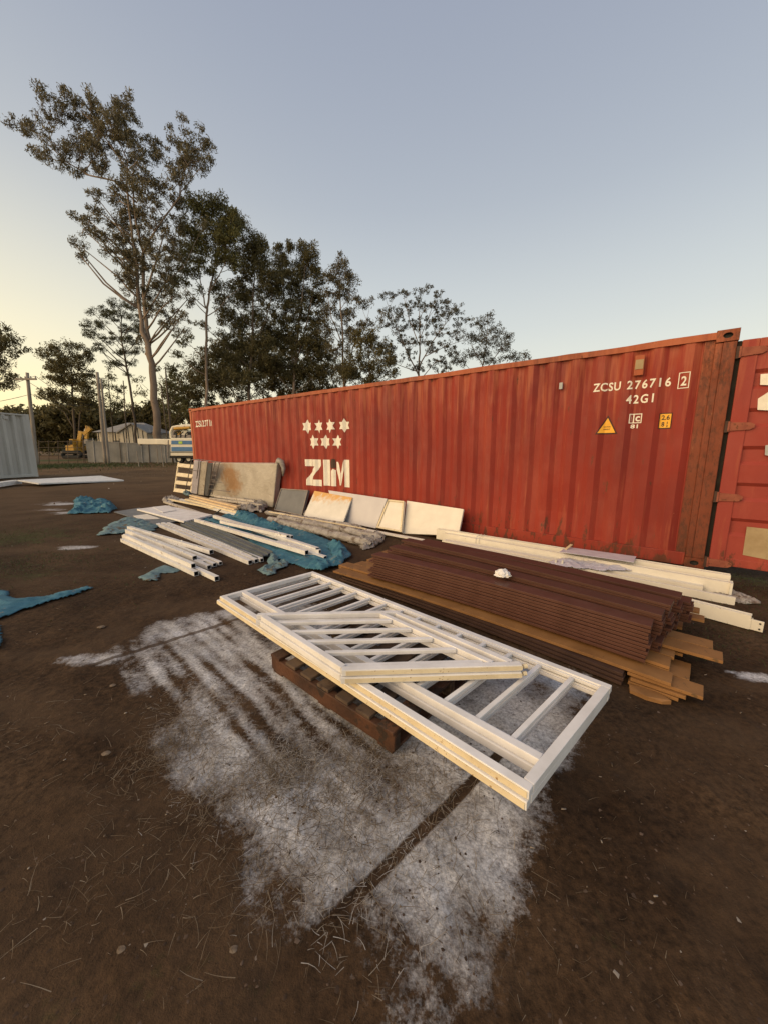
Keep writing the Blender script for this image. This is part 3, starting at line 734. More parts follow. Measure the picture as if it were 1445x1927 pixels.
for r, (p0, p1, a0, a1, n, zt) in enumerate(rows):
    for k in range(n):
        j = rb.uniform(-.005, .005) if k else 0; ja = rb.uniform(-.014, .014) if k else 0
        step = -.0035 * k if r == 0 else rb.uniform(-.003, .003)
        lab = f'{ORD[k]} brown deck board down from the top in the {RN[r]} column of the stack'
        if k == 0: lab = f'topmost brown deck board of the {RN[r]} column of the board stack'
        board('deck_board', M['brown_board'] if rb.random() < .6 else M['brown_board_b'], a0 + ja * (1.4 if r else 1), a1 + rb.uniform(-.04, .03) * (k > 0), p0 + j + step, p1 + j + step, zt - k * BT, lab, GB, bow=.05 + rb.uniform(-.002, .002), drop=.004)
GT = 'tan deck boards under the brown stack'
tl = 0
for j in range(7):
    for k in range(5):
        a0 = rb.choice([-.05, .02, .05, .1, .0]) + rb.uniform(-.03, .03) + (.05 if j > 3 else 0); a1 = rb.uniform(2.75, 3.02)
        pe = 2.625 + .142 * j + rb.uniform(-.006, .006)
        if j == 0 and k == 4: a0, a1 = .03, 3.0
        lab = f'tan deck board in the base, {ORD[k]} layer up, {ORD[j]} strip from the near side'
        board('deck_board', M['tan_board'] if not (k < 2 and j == 0) else M['tan_board'], a0, a1, pe, pe + rb.uniform(-.01, .01), .024 + k * .024, lab, GT, bow=.045)
board('deck_board', M['tan_board'], .01, 2.94, 2.475, 2.49, .097, 'near edge tan deck board capping the low dark boards', GT, bow=.045)
board('deck_board', M['tan_board'], .06, 2.88, 2.49, 2.485, .073 + .0475, 'near edge upper tan deck board running the whole stack', GT, bow=.045) if False else None
for i, (a0, a1, pe, zt, w, lab) in enumerate([
        (-.21, 1.3, 2.865, .145, .135, 'tan deck board sticking out furthest to the right of the stack'),
        (-.165, 1.2, 3.01, .145, .135, 'tan deck board end beside the furthest sticking one'),
        (-.12, 1.0, 3.49, .145, .11, 'short tan board end next to the white beams'),
        (-.09, 1.0, 3.66, .12 + .024, .10, 'small tan board end closest to the white beams'),
        (-.13, .22, 2.49, .072, .135, 'tan board end poking out low at the near right corner'),
        (-.06, .20, 2.475, .048, .135, 'tan board end under the low poking board'),
        (-.03, .21, 2.47, .024, .135, 'lowest tan board end on the dirt at the near corner')]):
    if i < 4: zt = .120 + .0235; 
    board('deck_board', M['tan_board'], a0, (a1 if i > 3 else .135 if i < 2 else .0), pe, pe, zt if i > 3 else .1205 + .0235, lab, GT, w=w)
for k in range(3):
    board('deck_board', M['dark_board'], .24 + rb.uniform(-.02, .02), 2.86 - .03 * k, 2.445 - .01 * (2 - k), 2.53 - .01 * (2 - k), .024 + k * .024, f'blackish deck board along the foot of the stack, {ORD[k]} from the ground', 'dark deck boards at the foot', bow=.045)
# chewed offcut at the foot
c0 = at(1225, 1312, .0)
mb = MB(); pts = [(-.10, -.03), (-.02, -.045), (.05, -.03), (.09, .0), (.07, .035), (.0, .05), (-.06, .045), (-.11, .02)]
Rm = Matrix.Rotation(-.7, 3, 'Z'); vb = [c0 + Rm @ Vector((a, b_, -.005)) for a, b_ in pts]; vt = [q + Vector((0, 0, .016 + .01 * (i % 2))) for i, q in enumerate(vb)]
mb.v = [tuple(q) for q in vb + vt]; mb.f = [tuple(range(7, -1, -1)), tuple(range(8, 16))] + [(j, (j + 1) % 8, 8 + (j + 1) % 8, 8 + j) for j in range(8)]; mb.m = [0] * 10
mb.build('board_offcut', M['tan_board'], loc=c0, label='splintered tan offcut on the dirt at the near corner of the board stack', cat='offcut')
# crumpled white dust mask on the boards
mc = at(945, 1083, .376)
bm = bmesh.new(); bmesh.ops.create_icosphere(bm, subdivisions=3, radius=.045)
for v_ in bm.verts:
    q = v_.co.normalized(); n_ = mnoise.noise(q * 2.3) * .014 + mnoise.noise(q * 6) * .006
    v_.co = q * (.052 + n_ * 1.2); v_.co.x *= 1.15; v_.co.z = max(v_.co.z * .9 + .008, -.002 + .004 * mnoise.noise(q * 4))
me = bpy.data.meshes.new('cup'); bm.to_mesh(me); bm.free(); me.materials.append(M['white_paint'])
t = thing('dust_mask', 'crumpled white dust mask lying on the brown boards', 'mask', mc)
o = bpy.data.objects.new('cup', me); COL.objects.link(o); o.parent = t
MB().tube([mc + Vector((.05, -.01, .012)), mc + Vector((.065, -.03, .006)), mc + Vector((.045, -.05, .008)), mc + Vector((.01, -.045, .012))], .003, 6).build('strap', M['mark_white'], t)

# ------------------------------------------------------------------ pallet
pa, pb = at(511, 1229, .125), at(743, 1379, .125); pd = (pb - pa).normalized(); pn = Vector((-pd.y, pd.x, 0))
if pn.y < 0: pn = -pn
LP = (pb - pa).length
pal = thing('pallet', 'weathered reddish timber pallet lying under the white balustrade panels', 'pallet', (pa + pb) / 2 + pn * .5 - Vector((0, 0, .125)))
for k, off in enumerate((.02, .52, 1.02)):
    MB().beam(pa + pn * off - Vector((0, 0, .02)), pb + pn * off - Vector((0, 0, .02)), .045, .085, seg=6, bow=.006).build('stringer', M['pallet_red'] if k == 0 else M['pallet_wood'], pal, bevel=.005)
for k in range(7):
    c_ = pa + pd * (.05 + (LP - .1) * k / 6)
    MB().beam(c_ - pn * rb.uniform(.0, .012), c_ + pn * 1.06, .095, .019).build('top_slat', M['pallet_wood'] if k not in (0, 6) else M['pallet_red'], pal, bevel=.003)
for k in range(3):
    c_ = pa + pd * (.06 + (LP - .12) * k / 2) - Vector((0, 0, .105))
    MB().beam(c_, c_ + pn * 1.05, .095, .018).build('bottom_slat', M['pallet_red'], pal, bevel=.003)

# ------------------------------------------------------------------ balustrade panels
def bil(C, u, v):                              # C: corners (u,v) 00,10,11,01
    return C[0] * (1 - u) * (1 - v) + C[1] * u * (1 - v) + C[2] * u * v + C[3] * (1 - u) * v
def bar(C, u0, v0, u1, v1, w, h, dz=0.):
    return MB().beam(bil(C, u0, v0) + Vector((0, 0, dz)), bil(C, u1, v1) + Vector((0, 0, dz)), w, h)
def big_panel(C, label):
    cen = bil(C, .5, .5); t = thing('balustrade_panel', label, 'balustrade', cen - Vector((0, 0, .04)), 'white balustrade panels stacked on the pallet')
    W = .040; LU = (C[1] - C[0]).length; LV = (C[3] - C[0]).length; iu, iv = W / 2 / LU, W / 2 / LV
    mw = [M['white_paint'], M['white_worn']]
    H = .036
    def rail(nm, *a, mat=mw[0], **k): return bar(C, *a, W, H, **k).build(nm, mat, t, bevel=.0025)
    rail('outer_rail', 0, iv, 1, iv); rail('outer_rail', 0, 1 - iv, 1, 1 - iv)
    rail('end_rail', iu, 2 * iv + .001, iu, 1 - 2 * iv - .001); rail('end_rail', 1 - iu, 2 * iv + .001, 1 - iu, 1 - 2 * iv - .001)
    rail('inner_rail', 2 * iu, .205, 1 - 2 * iu, .205)
    MB().beam(bil(C, 2 * iu, .228) - Vector((0, 0, .006)), bil(C, 1 - 2 * iu, .228) - Vector((0, 0, .006)), .016, .020).build('rail_lip', mw[0], t, bevel=.0015)
    MB().beam(bil(C, 2 * iu, 1 - 2 * iv - .0055) - Vector((0, 0, .008)), bil(C, 1 - 2 * iu, 1 - 2 * iv - .0055) - Vector((0, 0, .008)), .014, .018).build('rail_lip', mw[0], t, bevel=.0015)
    for k in range(14):
        u = .066 + k * .0664
        bar(C, u, .205 + iv + .016, u, 1 - 2 * iv - .018, .024, .020, dz=-.009).build('baluster', mw[0], t, bevel=.002)
    # peeled, yellowed strip on the outside of the near rail
    a, b_ = bil(C, .002, 0), bil(C, .998, 0); nn = (a - bil(C, 0, .1)).normalized()
    MB().beam(a + nn * .0015 - Vector((0, 0, .006)), b_ + nn * .0015 - Vector((0, 0, .006)), .004, .026).build('worn_edge', M['white_worn'], t)
    return t
ZG = .205
CB = [at(994.5, 1490, ZG), at(414, 1122, ZG), at(589, 1075, ZG), at(1152, 1290, ZG)]
big_panel(CB, 'long white balustrade panel on the pallet with the short raked panels on top')
ub = (CB[1] - CB[0]).normalized(); vb_ = (CB[3] - CB[0]).normalized()
CL = [q + ub * e - vb_ * f_ - Vector((0, 0, .038)) for q, e, f_ in zip(CB, (.0, .032, .028, .004), (.012, .014, .01, .006))]
big_panel(CL, 'long white balustrade panel at the bottom, flat on the pallet beneath its twin')
def raked_panel(C, label, bars=True):
    cen = bil(C, .5, .5); t = thing('raked_panel', label, 'balustrade', cen - Vector((0, 0, .04)), 'slanted white stair balustrade panels')
    # C: (0,0)=near left, (1,0)=near right, (1,1)=far right, (0,1)=far left
    W = .038; H = .034; e = .021
    def B(nm, u0, v0, u1, v1, w=W, h=H, dz=0.): return bar(C, u0, v0, u1, v1, w, h, dz).build(nm, M['white_paint'], t, bevel=.0025)
    B('end_rail', .0, e, 1., e); B('end_rail', .0, 1 - e, 1., 1 - e)
    B('side_rail', .028, .05, .028, .95); B('side_rail', .972, .05, .972, .95)
    B('inner_rail', .862, .05, .862, .95, w=.034)
    if bars:
      for v_ in (.267, .447, .628, .813): B('baluster', .056, v_, .838, v_, w=.028, h=.022, dz=-.004)
    B('baluster', .056, .085, .838, .085, w=.028, h=.022, dz=-.008)
    a, b_ = bil(C, .0, 0), bil(C, 1, 0); nn = (a - bil(C, 0, .1)).normalized(); nn = Vector((0, -1, 0))
    MB().beam(a + nn * .006 + Vector((.01, 0, -.006)), b_ + nn * .006 + Vector((-.01, 0, -.006)), .004, .022).build('worn_edge', M['white_worn'], t)
    MB().tube([b_ + Vector((.0, .012, -.018)), b_ + Vector((.02, .014, -.016))], .012, 8).build('end_plug', M['white_worn'], t)
    return t
ZS = ZG + .076
CS = [at(648, 1261, ZS), at(986, 1251, ZS), at(745, 1149, ZS), at(482, 1154, ZS)]
raked_panel(CS, 'upper slanted stair balustrade panel lying on top of the whole pile')
raked_panel([q + Vector((-.004, -.010, -.0365)) for q in CS], 'lower slanted stair balustrade panel sandwiched between long panels and its twin', bars=False)
# ties
for q in ((500, 1172), (563, 1213)):
    c_ = at(q[0], q[1], ZG + .02); pts = [c_ + Vector((math.cos(a) * .018 * (1 + .3 * math.sin(3 * a)), math.sin(a) * .010, .006 * math.sin(2 * a))) for a in np.linspace(0, 5.6, 12)]
    MB().tube(pts, .0025, 5).build('string_tie', M['mark_white'], loc=c_, label='loop of white string on the near rail ' + ('close to the far left end' if q[0] < 520 else 'halfway along the raked panel'), cat='string', group='string loops on the balustrade rail')

# ------------------------------------------------------------------ hollow posts on the left
r1 = lambda x, y: (x * .346, 700 + y * .346)
r2 = lambda x, y: (300 + x * .3183, 820 + y * .3183)
def post(L, R, zl, zr, w, label, group, mat='white_tube', h=None, hollow=.004, holes=0, name='hollow_post', bow=0):
    a, b_ = at(*L, zl), at(*R, zr); c_ = (a + b_) / 2 - Vector((0, 0, zl))
    t = thing(name, label, 'metal post', c_, group)
    MB().beam(a, b_, w, h or w, hollow=hollow, m_in=1, seg=4, bow=bow).build('tube', [M[mat], M['tube_dark']], t)
    d = (b_ - a); L_ = d.length; d.normalize(); sd_ = d.cross(Vector((0, 0, 1)))
    for i in range(holes):                       # little weld tabs left along the top
        q = a + d * (L_ * (.12 + .76 * i / max(holes - 1, 1))) + sd_ * w * .3 * (-1) ** i
        MB().box(q + Vector((0, 0, .004)), .028, .010, .012, math.atan2(d.y, d.x)).build('weld_tab', M[mat], t)
    # saw cut collar at the near end
    return t
GA = 'white hollow steel posts on the dirt at the left'
post(r1(700, 838), r1(1150, 968), .115, .105, .055, 'topmost white hollow post of the left pile, ending furthest back', GA, holes=5)
post(r1(690, 855), r1(1060, 1000), .11, .105, .055, 'white hollow post with a dark open end in the upper layer of the left pile', GA, holes=3)
post(r1(680, 880), r1(1052, 1042), .105, .11, .052, 'white hollow post at the near side of the upper layer of the left pile', GA)
post(r1(665, 905), r1(1068, 1085), .055, .055, .052, 'nearest white hollow post on the dirt along the edge of the left pile', GA)
post(r1(672, 885), r1(1105, 1030), .055, .055, .05, 'white hollow post in the lower layer just right of the nearest one', GA)
post(r1(690, 868), r1(1138, 1052), .053, .053, .048, 'white hollow post in the lower layer with end between two others', GA)
post(r1(705, 856), r1(1168, 1040), .053, .053, .045, 'white hollow post of the lower layer, second from the right edge of the left pile', GA)
post(r1(715, 846), r1(1200, 1032), .053, .053, .042, 'white hollow post at the right edge of the left pile, on the dirt', GA)
post(r1(1000, 1030), r1(1180, 1112), .05, .05, .05, 'white hollow post reaching nearest to us beyond the other ends', GA)
GP = 'long parallel white posts beside the grey channels'
post(r1(858, 822), r1(1362, 1025), .055, .055, .052, 'left one of the long parallel white posts', GP, holes=3)
post(r1(885, 818), r1(1395, 1018), .052, .052, .05, 'middle one of the long parallel white posts', GP, holes=6)
post(r1(915, 818), r1(1425, 1014), .052, .052, .045, 'right one of the long parallel white posts next to the grey channels', GP)
GC = 'grey steel channels between the white posts'
for i, (L, R, lab) in enumerate([((140, 520), (598, 722), 'grey steel channel nearest the long white posts'), ((165, 508), (628, 708), 'middle grey steel channel on the dirt'), ((190, 496), (655, 694), 'grey steel channel partly under the blue shade cloth')]):
    a, b_ = at(*r2(*L), .045), at(*r2(*R), .045); t = thing('steel_channel', lab, 'steel channel', (a + b_) / 2 - Vector((0, 0, .045)), GC)
    MB().beam(a, b_, .085, .010, seg=4).build('web', M['grey_metal'], t, bevel=.001)
    d = (b_ - a).normalized(); s_ = d.cross(Vector((0, 0, 1)))
    for sg in (-1, 1): MB().beam(a + s_ * sg * .038 + Vector((0, 0, .018)), b_ + s_ * sg * .038 + Vector((0, 0, .018)), .006, .055).build('flange', M['grey_metal'], t)

# ------------------------------------------------------------------ cloth heaps
def heap(name, poly, h, seed, mat, label, cat, fold=3.2, group=None, base=.006, res=.02, z0=0., stretch=1.0, ang=0., crease=.6, edge=.12):
    PW = [at(*q, z0) for q in poly]
    xs = [p_.x for p_ in PW]; ys = [p_.y for p_ in PW]; x0, x1, y0, y1 = min(xs), max(xs), min(ys), max(ys)
    res = max(res, math.sqrt((x1 - x0) * (y1 - y0) / 16000))
    X, Y = np.meshgrid(np.arange(x0 - res, x1 + res * 2, res), np.arange(y0 - res, y1 + 2 * res, res))
    w_ = (fbm(X * 5, Y * 5, seed, 2) - .5) * .10 + (np.abs(fbm(X * 17, Y * 17, seed + 2, 2) - .5)) * -.06
    d = inpoly(X, Y, PW) + w_ * min(1, (x1 - x0))
    ca, sa = math.cos(ang), math.sin(ang); U = (X * ca + Y * sa) * fold; W2 = (-X * sa + Y * ca) * fold * stretch
    wx = fbm(X * 3, Y * 3, seed + 5, 2) * 1.6; wy = fbm(X * 3 + 9, Y * 3, seed + 6, 2) * 1.6
    def ridge(u, w, sd): return (1 - np.abs(2 * fbm(u, w, sd, 1) - 1)) ** 4
    rid = ridge(U * 1.4 + wx * 1.5, W2 * .8 + wy, seed + 9); rid2 = ridge(U * 1.2 + W2 * 2.6 + wy * 2, W2 * 1.9 - U + wx, seed + 19); rid3 = ridge(U * 5 + wx * 3, W2 * 3.2 + wy * 3, seed + 29)
    rise = np.clip(d / max(edge, 1e-3), 0, 1) ** .8
    bulk = np.clip(1.5 * fbm(X * 2.2, Y * 2.2, seed + 31, 2) - .25, 0, 1.2)
    Z = z0 + base + rise * h * (bulk * .50 + crease * rid * .75 + .38 * rid2 + .08 * rid3) + (fbm(X * 14, Y * 14, seed + 3, 2) - .3) * .005 * rise
    ok = d > 0; n_y, n_x = X.shape; idx = -np.ones(X.size, int)
    cell = ok[:-1, :-1] & ok[1:, :-1] & ok[:-1, 1:] & ok[1:, 1:]
    q = (np.arange(n_y - 1)[:, None] * n_x + np.arange(n_x - 1)[None, :])[cell]
    Fq = np.stack([q, q + 1, q + n_x + 1, q + n_x], 1); used = np.unique(Fq); idx[used] = np.arange(len(used))
    jx = (fbm(X * 9, Y * 9, seed + 41, 2) - .5) * .03 * (h / .1); V_ = np.stack([(X + jx).ravel(), (Y + jx).ravel(), Z.ravel()], 1)[used]
    c_ = ((x0 + x1) / 2, (y0 + y1) / 2, z0)
    o = npmesh(name, V_, idx[Fq], mat, loc=c_, smooth=True, label=label, cat=cat, group=group)
    so = o.modifiers.new('thickness', 'SOLIDIFY'); so.thickness = .004; so.offset = -1
    return o
BC = M['blue_mesh']
heap('shade_cloth', [r1(*q) for q in ((360, 775), (400, 740), (405, 700), (470, 686), (530, 705), (600, 705), (645, 745), (600, 768), (480, 770))], .17, 3, BC, 'crumpled blue shade cloth heap beside the spilled white paint', 'shade cloth', fold=2.4)
heap('shade_cloth', [r1(*q) for q in ((520, 892), (590, 830), (680, 795), (780, 800), (870, 830), (850, 862), (690, 880))], .07, 8, M['blue_pale'], 'faded blue green cloth under the far ends of the left posts', 'shade cloth', fold=2.8)
heap('shade_cloth', [r1(*q) for q in ((745, 1122), (800, 1095), (850, 1068), (900, 1050), (1000, 1080), (960, 1096), (880, 1100), (870, 1140), (790, 1145))], .05, 12, M['blue_pale'], 'thin torn green cloth sticking out under the left post pile', 'shade cloth', fold=4)
heap('shade_cloth', [(-60, 1100), (0, 1108), (40, 1124), (92, 1122), (166, 1103), (178, 1106), (140, 1121), (95, 1134), (45, 1150), (0, 1168), (-60, 1180)], .035, 15, BC, 'blue shade cloth with a long pointed tail at the left edge', 'shade cloth', fold=4, stretch=1.6, ang=.5)
heap('shade_cloth', [(-40, 1175), (0, 1176), (12, 1190), (8, 1222), (-40, 1225)], .05, 17, BC, 'small blue cloth corner at the left edge below the tailed one', 'shade cloth', fold=5)
TARP = [r2(*q) for q in ((425, 458), (500, 452), (600, 487), (800, 535), (940, 585), (1085, 640), (1140, 705), (1080, 760), (1000, 775), (960, 792), (850, 795), (740, 750), (600, 680), (480, 600), (330, 520), (230, 500), (240, 470), (350, 480))]
heap('shade_cloth', TARP, .045, 21, BC, 'large blue shade cloth spread under the white posts in the middle', 'shade cloth', fold=3, stretch=2.2, ang=-.75, res=.015)
heap('shade_cloth', [r2(*q) for q in ((985, 640), (1080, 640), (1140, 705), (1080, 765), (1010, 780), (960, 800), (870, 790), (900, 745), (985, 760), (1010, 710))], .12, 24, BC, 'bunched blue shade cloth heap at the post ends near the boards', 'shade cloth', fold=4, res=.012, z0=.02)
heap('shade_cloth', [r2(*q) for q in ((430, 455), (500, 450), (620, 500), (760, 545), (700, 560), (540, 530), (440, 490))], .12, 26, BC, 'raised fold of blue cloth behind the middle white posts', 'shade cloth', fold=4, res=.012, z0=.02)
heap('shade_cloth', [r2(*q) for q in ((578, 800), (640, 775), (650, 715), (700, 705), (712, 755), (770, 755), (765, 775), (700, 795), (705, 820), (640, 830))], .085, 28, M['blue_pale'], 'small crumpled blue green rag between posts and balustrade panels', 'cloth rag', fold=6, res=.008, edge=.06)
heap('shade_cloth', [r2(*q) for q in ((130, 345), (165, 325), (190, 345), (180, 362))], .12, 29, M['blue_pale'], 'scrap of blue green cloth below the white slatted rack', 'cloth rag', fold=5, res=.01, edge=.05)
GD = 'white posts lying on the blue cloth'
post(r2(215, 490), r2(872, 678), .115, .115, .058, 'nearest long white post on the blue shade cloth', GD, holes=4)
post(r2(325, 468), r2(935, 662), .12, .12, .058, 'second long white post on the blue shade cloth', GD)
post(r2(365, 500), r2(760, 588), .17, .15, .05, 'short white post on top of the others, with open end mid-way', GD, holes=2)
post(r2(420, 500), r2(785, 590), .16, .135, .045, 'short white post just behind the topmost short one', GD)
post(r2(700, 640), r2(925, 690), .062, .062, .05, 'white post end low under the pair on blue cloth', GD)
post(r2(740, 640), r2(982, 712), .085, .05, .055, 'slanting white post end resting on the bunched blue cloth', GD)
post(r2(700, 620), r2(950, 675), .10, .10, .045, 'thin white post end at the right of the pair', GD)

# ------------------------------------------------------------------ plastic wrapped rolls
def roll(L, R, rad, z, seed, label, mat='plastic'):
    a, b_ = at(*L, z), at(*R, z); n, nr = 90, 22; d = (b_ - a).normalized(); s_ = d.cross(Vector((0, 0, 1))); V_, F_ = [], []
    for i in range(n + 1):
        t = i / n; c_ = a.lerp(b_, t); endk = min(1, min(t, 1 - t) * 18 + .25)
        tie = 1 - .18 * math.exp(-((t * 9) % 1 - .5) ** 2 / .006)
        for j in range(nr):
            p_ = 2 * math.pi * j / nr; q = Vector((t * 9, math.cos(p_) * 1.2, math.sin(p_) * 1.2 + seed))
            r_ = rad * endk * tie * (1 + .28 * mnoise.noise(q * 1.4) + .16 * mnoise.noise(Vector((t * 60, p_ * 1.5, seed))) + .10 * mnoise.noise(Vector((t * 120, p_ * 4, seed + 5))))
            V_.append(c_ + s_ * math.cos(p_) * r_ * 1.15 + Vector((0, 0, math.sin(p_) * r_)))
    for i in range(n):
        for j in range(nr):
            F_.append((i * nr + j, i * nr + (j + 1) % nr, (i + 1) * nr + (j + 1) % nr, (i + 1) * nr + j))
    npmesh('wrapped_roll', [tuple(v_) for v_ in V_], F_, M[mat], loc=(a + b_) / 2 - Vector((0, 0, z)), smooth=True, label=label, cat='wrapped bundle', group='plastic wrapped bundles behind the blue cloth')
roll(r2(640, 490), r2(1255, 640), .065, .06, 1.3, 'nearest lumpy bundle wrapped in dirty plastic behind blue cloth')
roll(r2(700, 480), r2(1315, 605), .070, .065, 4.7, 'middle lumpy bundle wrapped in dirty plastic, reaching furthest right')
roll(r2(625, 452), r2(1200, 545), .050, .07, 8.1, 'thin plastic wrapped bundle at the back, by the leaning panels')
def plank(L, R, zl, zr, w, h, mat, name, label, cat='plank', group=None, bow=0, loc=None):
    a, b_ = at(*L, zl), at(*R, zr)
    return MB().beam(a, b_, w, h, seg=4, bow=bow).build(name, M[mat], loc=(a + b_) / 2 - Vector((0, 0, h)), bevel=.002, label=label, cat=cat, group=group)
plank(r2(650, 446), r2(1225, 548), .15, .12, .03, .02, 'white_worn', 'trim_strip', 'thin worn white strip lying along the back wrapped bundle', 'trim strip')
# crumpled clear plastic
def scrap(poly, h, seed, label, mat='plastic', z0=0., fold=6): heap('plastic_film', poly, h, seed, M[mat], label, 'plastic film', fold=fold, res=.014, z0=z0, edge=.05)
scrap([r2(*q) for q in ((465, 440), (470, 400), (520, 385), (600, 400), (650, 430), (610, 455), (520, 455))], .15, 51, 'crumpled dirty plastic film in front of the big wrapped board')
scrap([r2(*q) for q in ((845, 475), (870, 435), (920, 440), (960, 455), (1040, 450), (1085, 490), (1050, 515), (940, 500))], .13, 53, 'crumpled clear plastic at the foot of the stained white panel')
scrap([(1322, 1118), (1330, 1104), (1360, 1112), (1395, 1117), (1428, 1130), (1436, 1138), (1400, 1139), (1350, 1133)], .05, 55, 'flattened clear plastic on the grass by the beam ends', fold=9)
scrap([r2(*q) for q in ((10, 385), (60, 365), (120, 370), (130, 395), (90, 400), (30, 400))], .12, 57, 'grey plastic bunched at the far end of the plank pile')
scrap([r2(*q) for q in ((1170, 640), (1190, 600), (1300, 575), (1342, 590), (1335, 630), (1270, 665), (1200, 680))], .10, 59, 'torn plastic hanging off the right end of the wrapped bundles', fold=9)

# ------------------------------------------------------------------ plank pile in the middle
GQ = 'planks piled before the big wrapped board'
plank(r2(188, 348), r2(470, 415), .20, .17, .10, .035, 'wood_new', 'timber_plank', 'upper pale yellow timber plank on the plank pile', group=GQ)
plank(r2(188, 362), r2(455, 430), .16, .13, .10, .035, 'wood_new', 'timber_plank', 'lower pale yellow timber plank on the plank pile', group=GQ)
plank(r2(160, 372), r2(500, 455), .12, .10, .09, .04, 'white_worn', 'white_plank', 'worn white plank in front of the yellow planks', group=GQ)
plank(r2(120, 372), r2(515, 475), .07, .06, .10, .05, 'white_tube', 'white_plank', 'long white plank at the near side of the plank pile', group=GQ)
plank(r2(30, 385), r2(300, 470), .07, .06, .06, .05, 'cladding_white', 'white_plank', 'grimy white plank leading to the flat white door', group=GQ)
plank(r2(60, 372), r2(330, 425), .10, .08, .05, .04, 'white_worn', 'white_plank', 'thin worn plank crossing the left of the pile', group=GQ)
plank(r2(330, 352), r2(565, 383), .24, .20, .05, .05, 'cladding_white', 'white_plank', 'grimy grey white bar on top of the pile at the right', group=GQ)
plank(r2(300, 365), r2(610, 405), .20, .16, .05, .05, 'cladding_white', 'white_plank', 'longest grimy bar at the back of the plank pile', group=GQ)
c_ = at(*r2(340, 455), .1); t = thing('steel_bracket', 'small black steel bracket on the plank ends by the blue cloth', 'bracket', c_ - Vector((0, 0, .1)))
MB().tube([c_ + Vector((-.06, 0, -.05)), c_ + Vector((0, 0, .0)), c_ + Vector((.08, .03, .06))], .012, 6).build('bracket_arm', M['tube_dark'], t)
MB().box(c_ + Vector((0, 0, -.02)), .10, .03, .02, .5).build('bracket_foot', M['tube_dark'], t)
def slab(pts, zt, th, mat, name, label, cat, parts=None, zs=None):
    q = [at(x, y, z) for (x, y), z in zip(pts, zs or [zt] * 4)]; lo = [p_ - Vector((0, 0, th)) for p_ in q]
    n_ = (q[1] - q[0]).cross(q[2] - q[1]).z
    if n_ < 0: q = q[::-1]; lo = lo[::-1]
    c_ = sum(q, Vector()) / 4; c_ = Vector((c_.x, c_.y, min(p_.z for p_ in lo)))
    t = thing(name, label, cat, c_); MB().hexa(lo + q).build('sheet', M[mat], t, bevel=.003); return t
slab([r1(620, 760), r1(760, 738), r1(985, 808), r1(850, 830)], .025, .02, 'panel_grey', 'flat_panel', 'grey sheet partly beneath the flat white door', 'panel')
slab([r1(725, 782), r1(800, 772), r1(872, 797), r1(760, 802)], .035, .008, 'cream_paint', 'flat_panel', 'small pale sheet lying on the grey one', 'panel')
t = slab([r1(745, 745), r1(903, 725), r1(1158, 776), r1(1000, 812)], .07, .035, 'white_paint', 'flat_door', 'white door lying flat on the ground left of the posts', 'door')
a, b_ = at(*r1(870, 750), .0715), at(*r1(930, 758), .0715); MB().beam(a, b_, .05, .001).build('recess', M['panel_pale'], t)
slab([r2(-40, 420), r2(60, 412), r2(100, 440), r2(20, 452)], .085, .01, 'white_paint', 'flat_panel', 'thin white sheet lying across the corner of the flat door', 'panel')

# ------------------------------------------------------------------ things leaning on the container
def leanbase(px, py): return (at(px, py, 0) - P0).dot(NV)
def onlean(px, py, offb, offt, zt):
    a = P0 + NV * offb; b_ = P0 + NV * offt + Vector((0, 0, zt)); n_ = DV.cross(b_ - a).normalized()
    if n_.dot(CAMP - a) < 0: n_ = -n_
    r = ray(px, py); return CAMP + r * ((a - CAMP).dot(n_) / r.dot(n_)), n_
def leaner(name, pts, offb, offt, zt, th, mat, label, cat, build=True):
    """pts TL,TR,BR,BL in the picture; front face on the leaning plane, thickness behind it"""
    q = []
    for x, y in pts: p_, n_ = onlean(x, y, offb, offt, zt); q.append(p_)
    back = [p_ - n_ * th for p_ in q]
    c_ = (q[2] + q[3]) / 2; c_ = Vector((c_.x, c_.y, max(0, min(q[2].z, q[3].z))))
    t = thing(name, label, cat, c_)
    if build: MB().hexa([back[3], back[2], q[2], q[3], back[0], back[1], q[1], q[0]]).build('sheet', M[mat], t, bevel=.004)
    return t, q, n_
# big board wrapped in plastic
m, nt, b = newmat('stained_wrap'); g = NT(nt); v = g.coord()
c1 = g.ramp(g.noise(v, 2.6, 5), [(.3, (.40, .36, .30)), (.7, (.54, .50, .43))])
sp = g.n('ShaderNodeVectorMath', operation='DISTANCE'); g.l(v, sp.inputs[0]); M['stained_wrap'] = m
t1, q1, n1 = leaner('wrapped_board', [r2(300, 160), r2(697, 165), r2(672, 425), r2(265, 352)], leanbase(*r2(680, 425)), .24, 1.25, .16, 'stained_wrap', 'big plastic wrapped board with an orange brown stain leaning on the container', 'board', build=False)
stain = onlean(*r2(425, 250), leanbase(*r2(680, 425)), .24, 1.25)[0] - Vector(t1.location)
sp.inputs[1].default_value = tuple(stain)
k = g.ramp(g.math('ADD', g.math('DIVIDE', sp.outputs['Value'], .9), g.math('MULTIPLY', g.math('SUBTRACT', g.noise(v, 3.5, 5, .6), .5), 1.1)), [(.25, 1.), (.62, 0.)])
c1 = g.mix(g.math('MULTIPLY', k, .85), c1, (.36, .19, .075)); g.l(c1, b.inputs['Base Color']); b.inputs['Roughness'].default_value = .38
g.bump(g.math('ADD', g.noise(g.coord((1, 1, 1), rot=(.3, .5, .2)), 5, 4, .6, 1.2), g.math('MULTIPLY', g.noise(v, 22, 3, .6, 2.), .4)), .8, .03, b)
MBx = MB(); bk = [p_ - n1 * .16 for p_ in q1]; MBx.hexa([bk[3], bk[2], q1[2], q1[3], bk[0], bk[1], q1[1], q1[0]]); MBx.build('wrapped_panel', M['stained_wrap'], t1, bevel=.02)
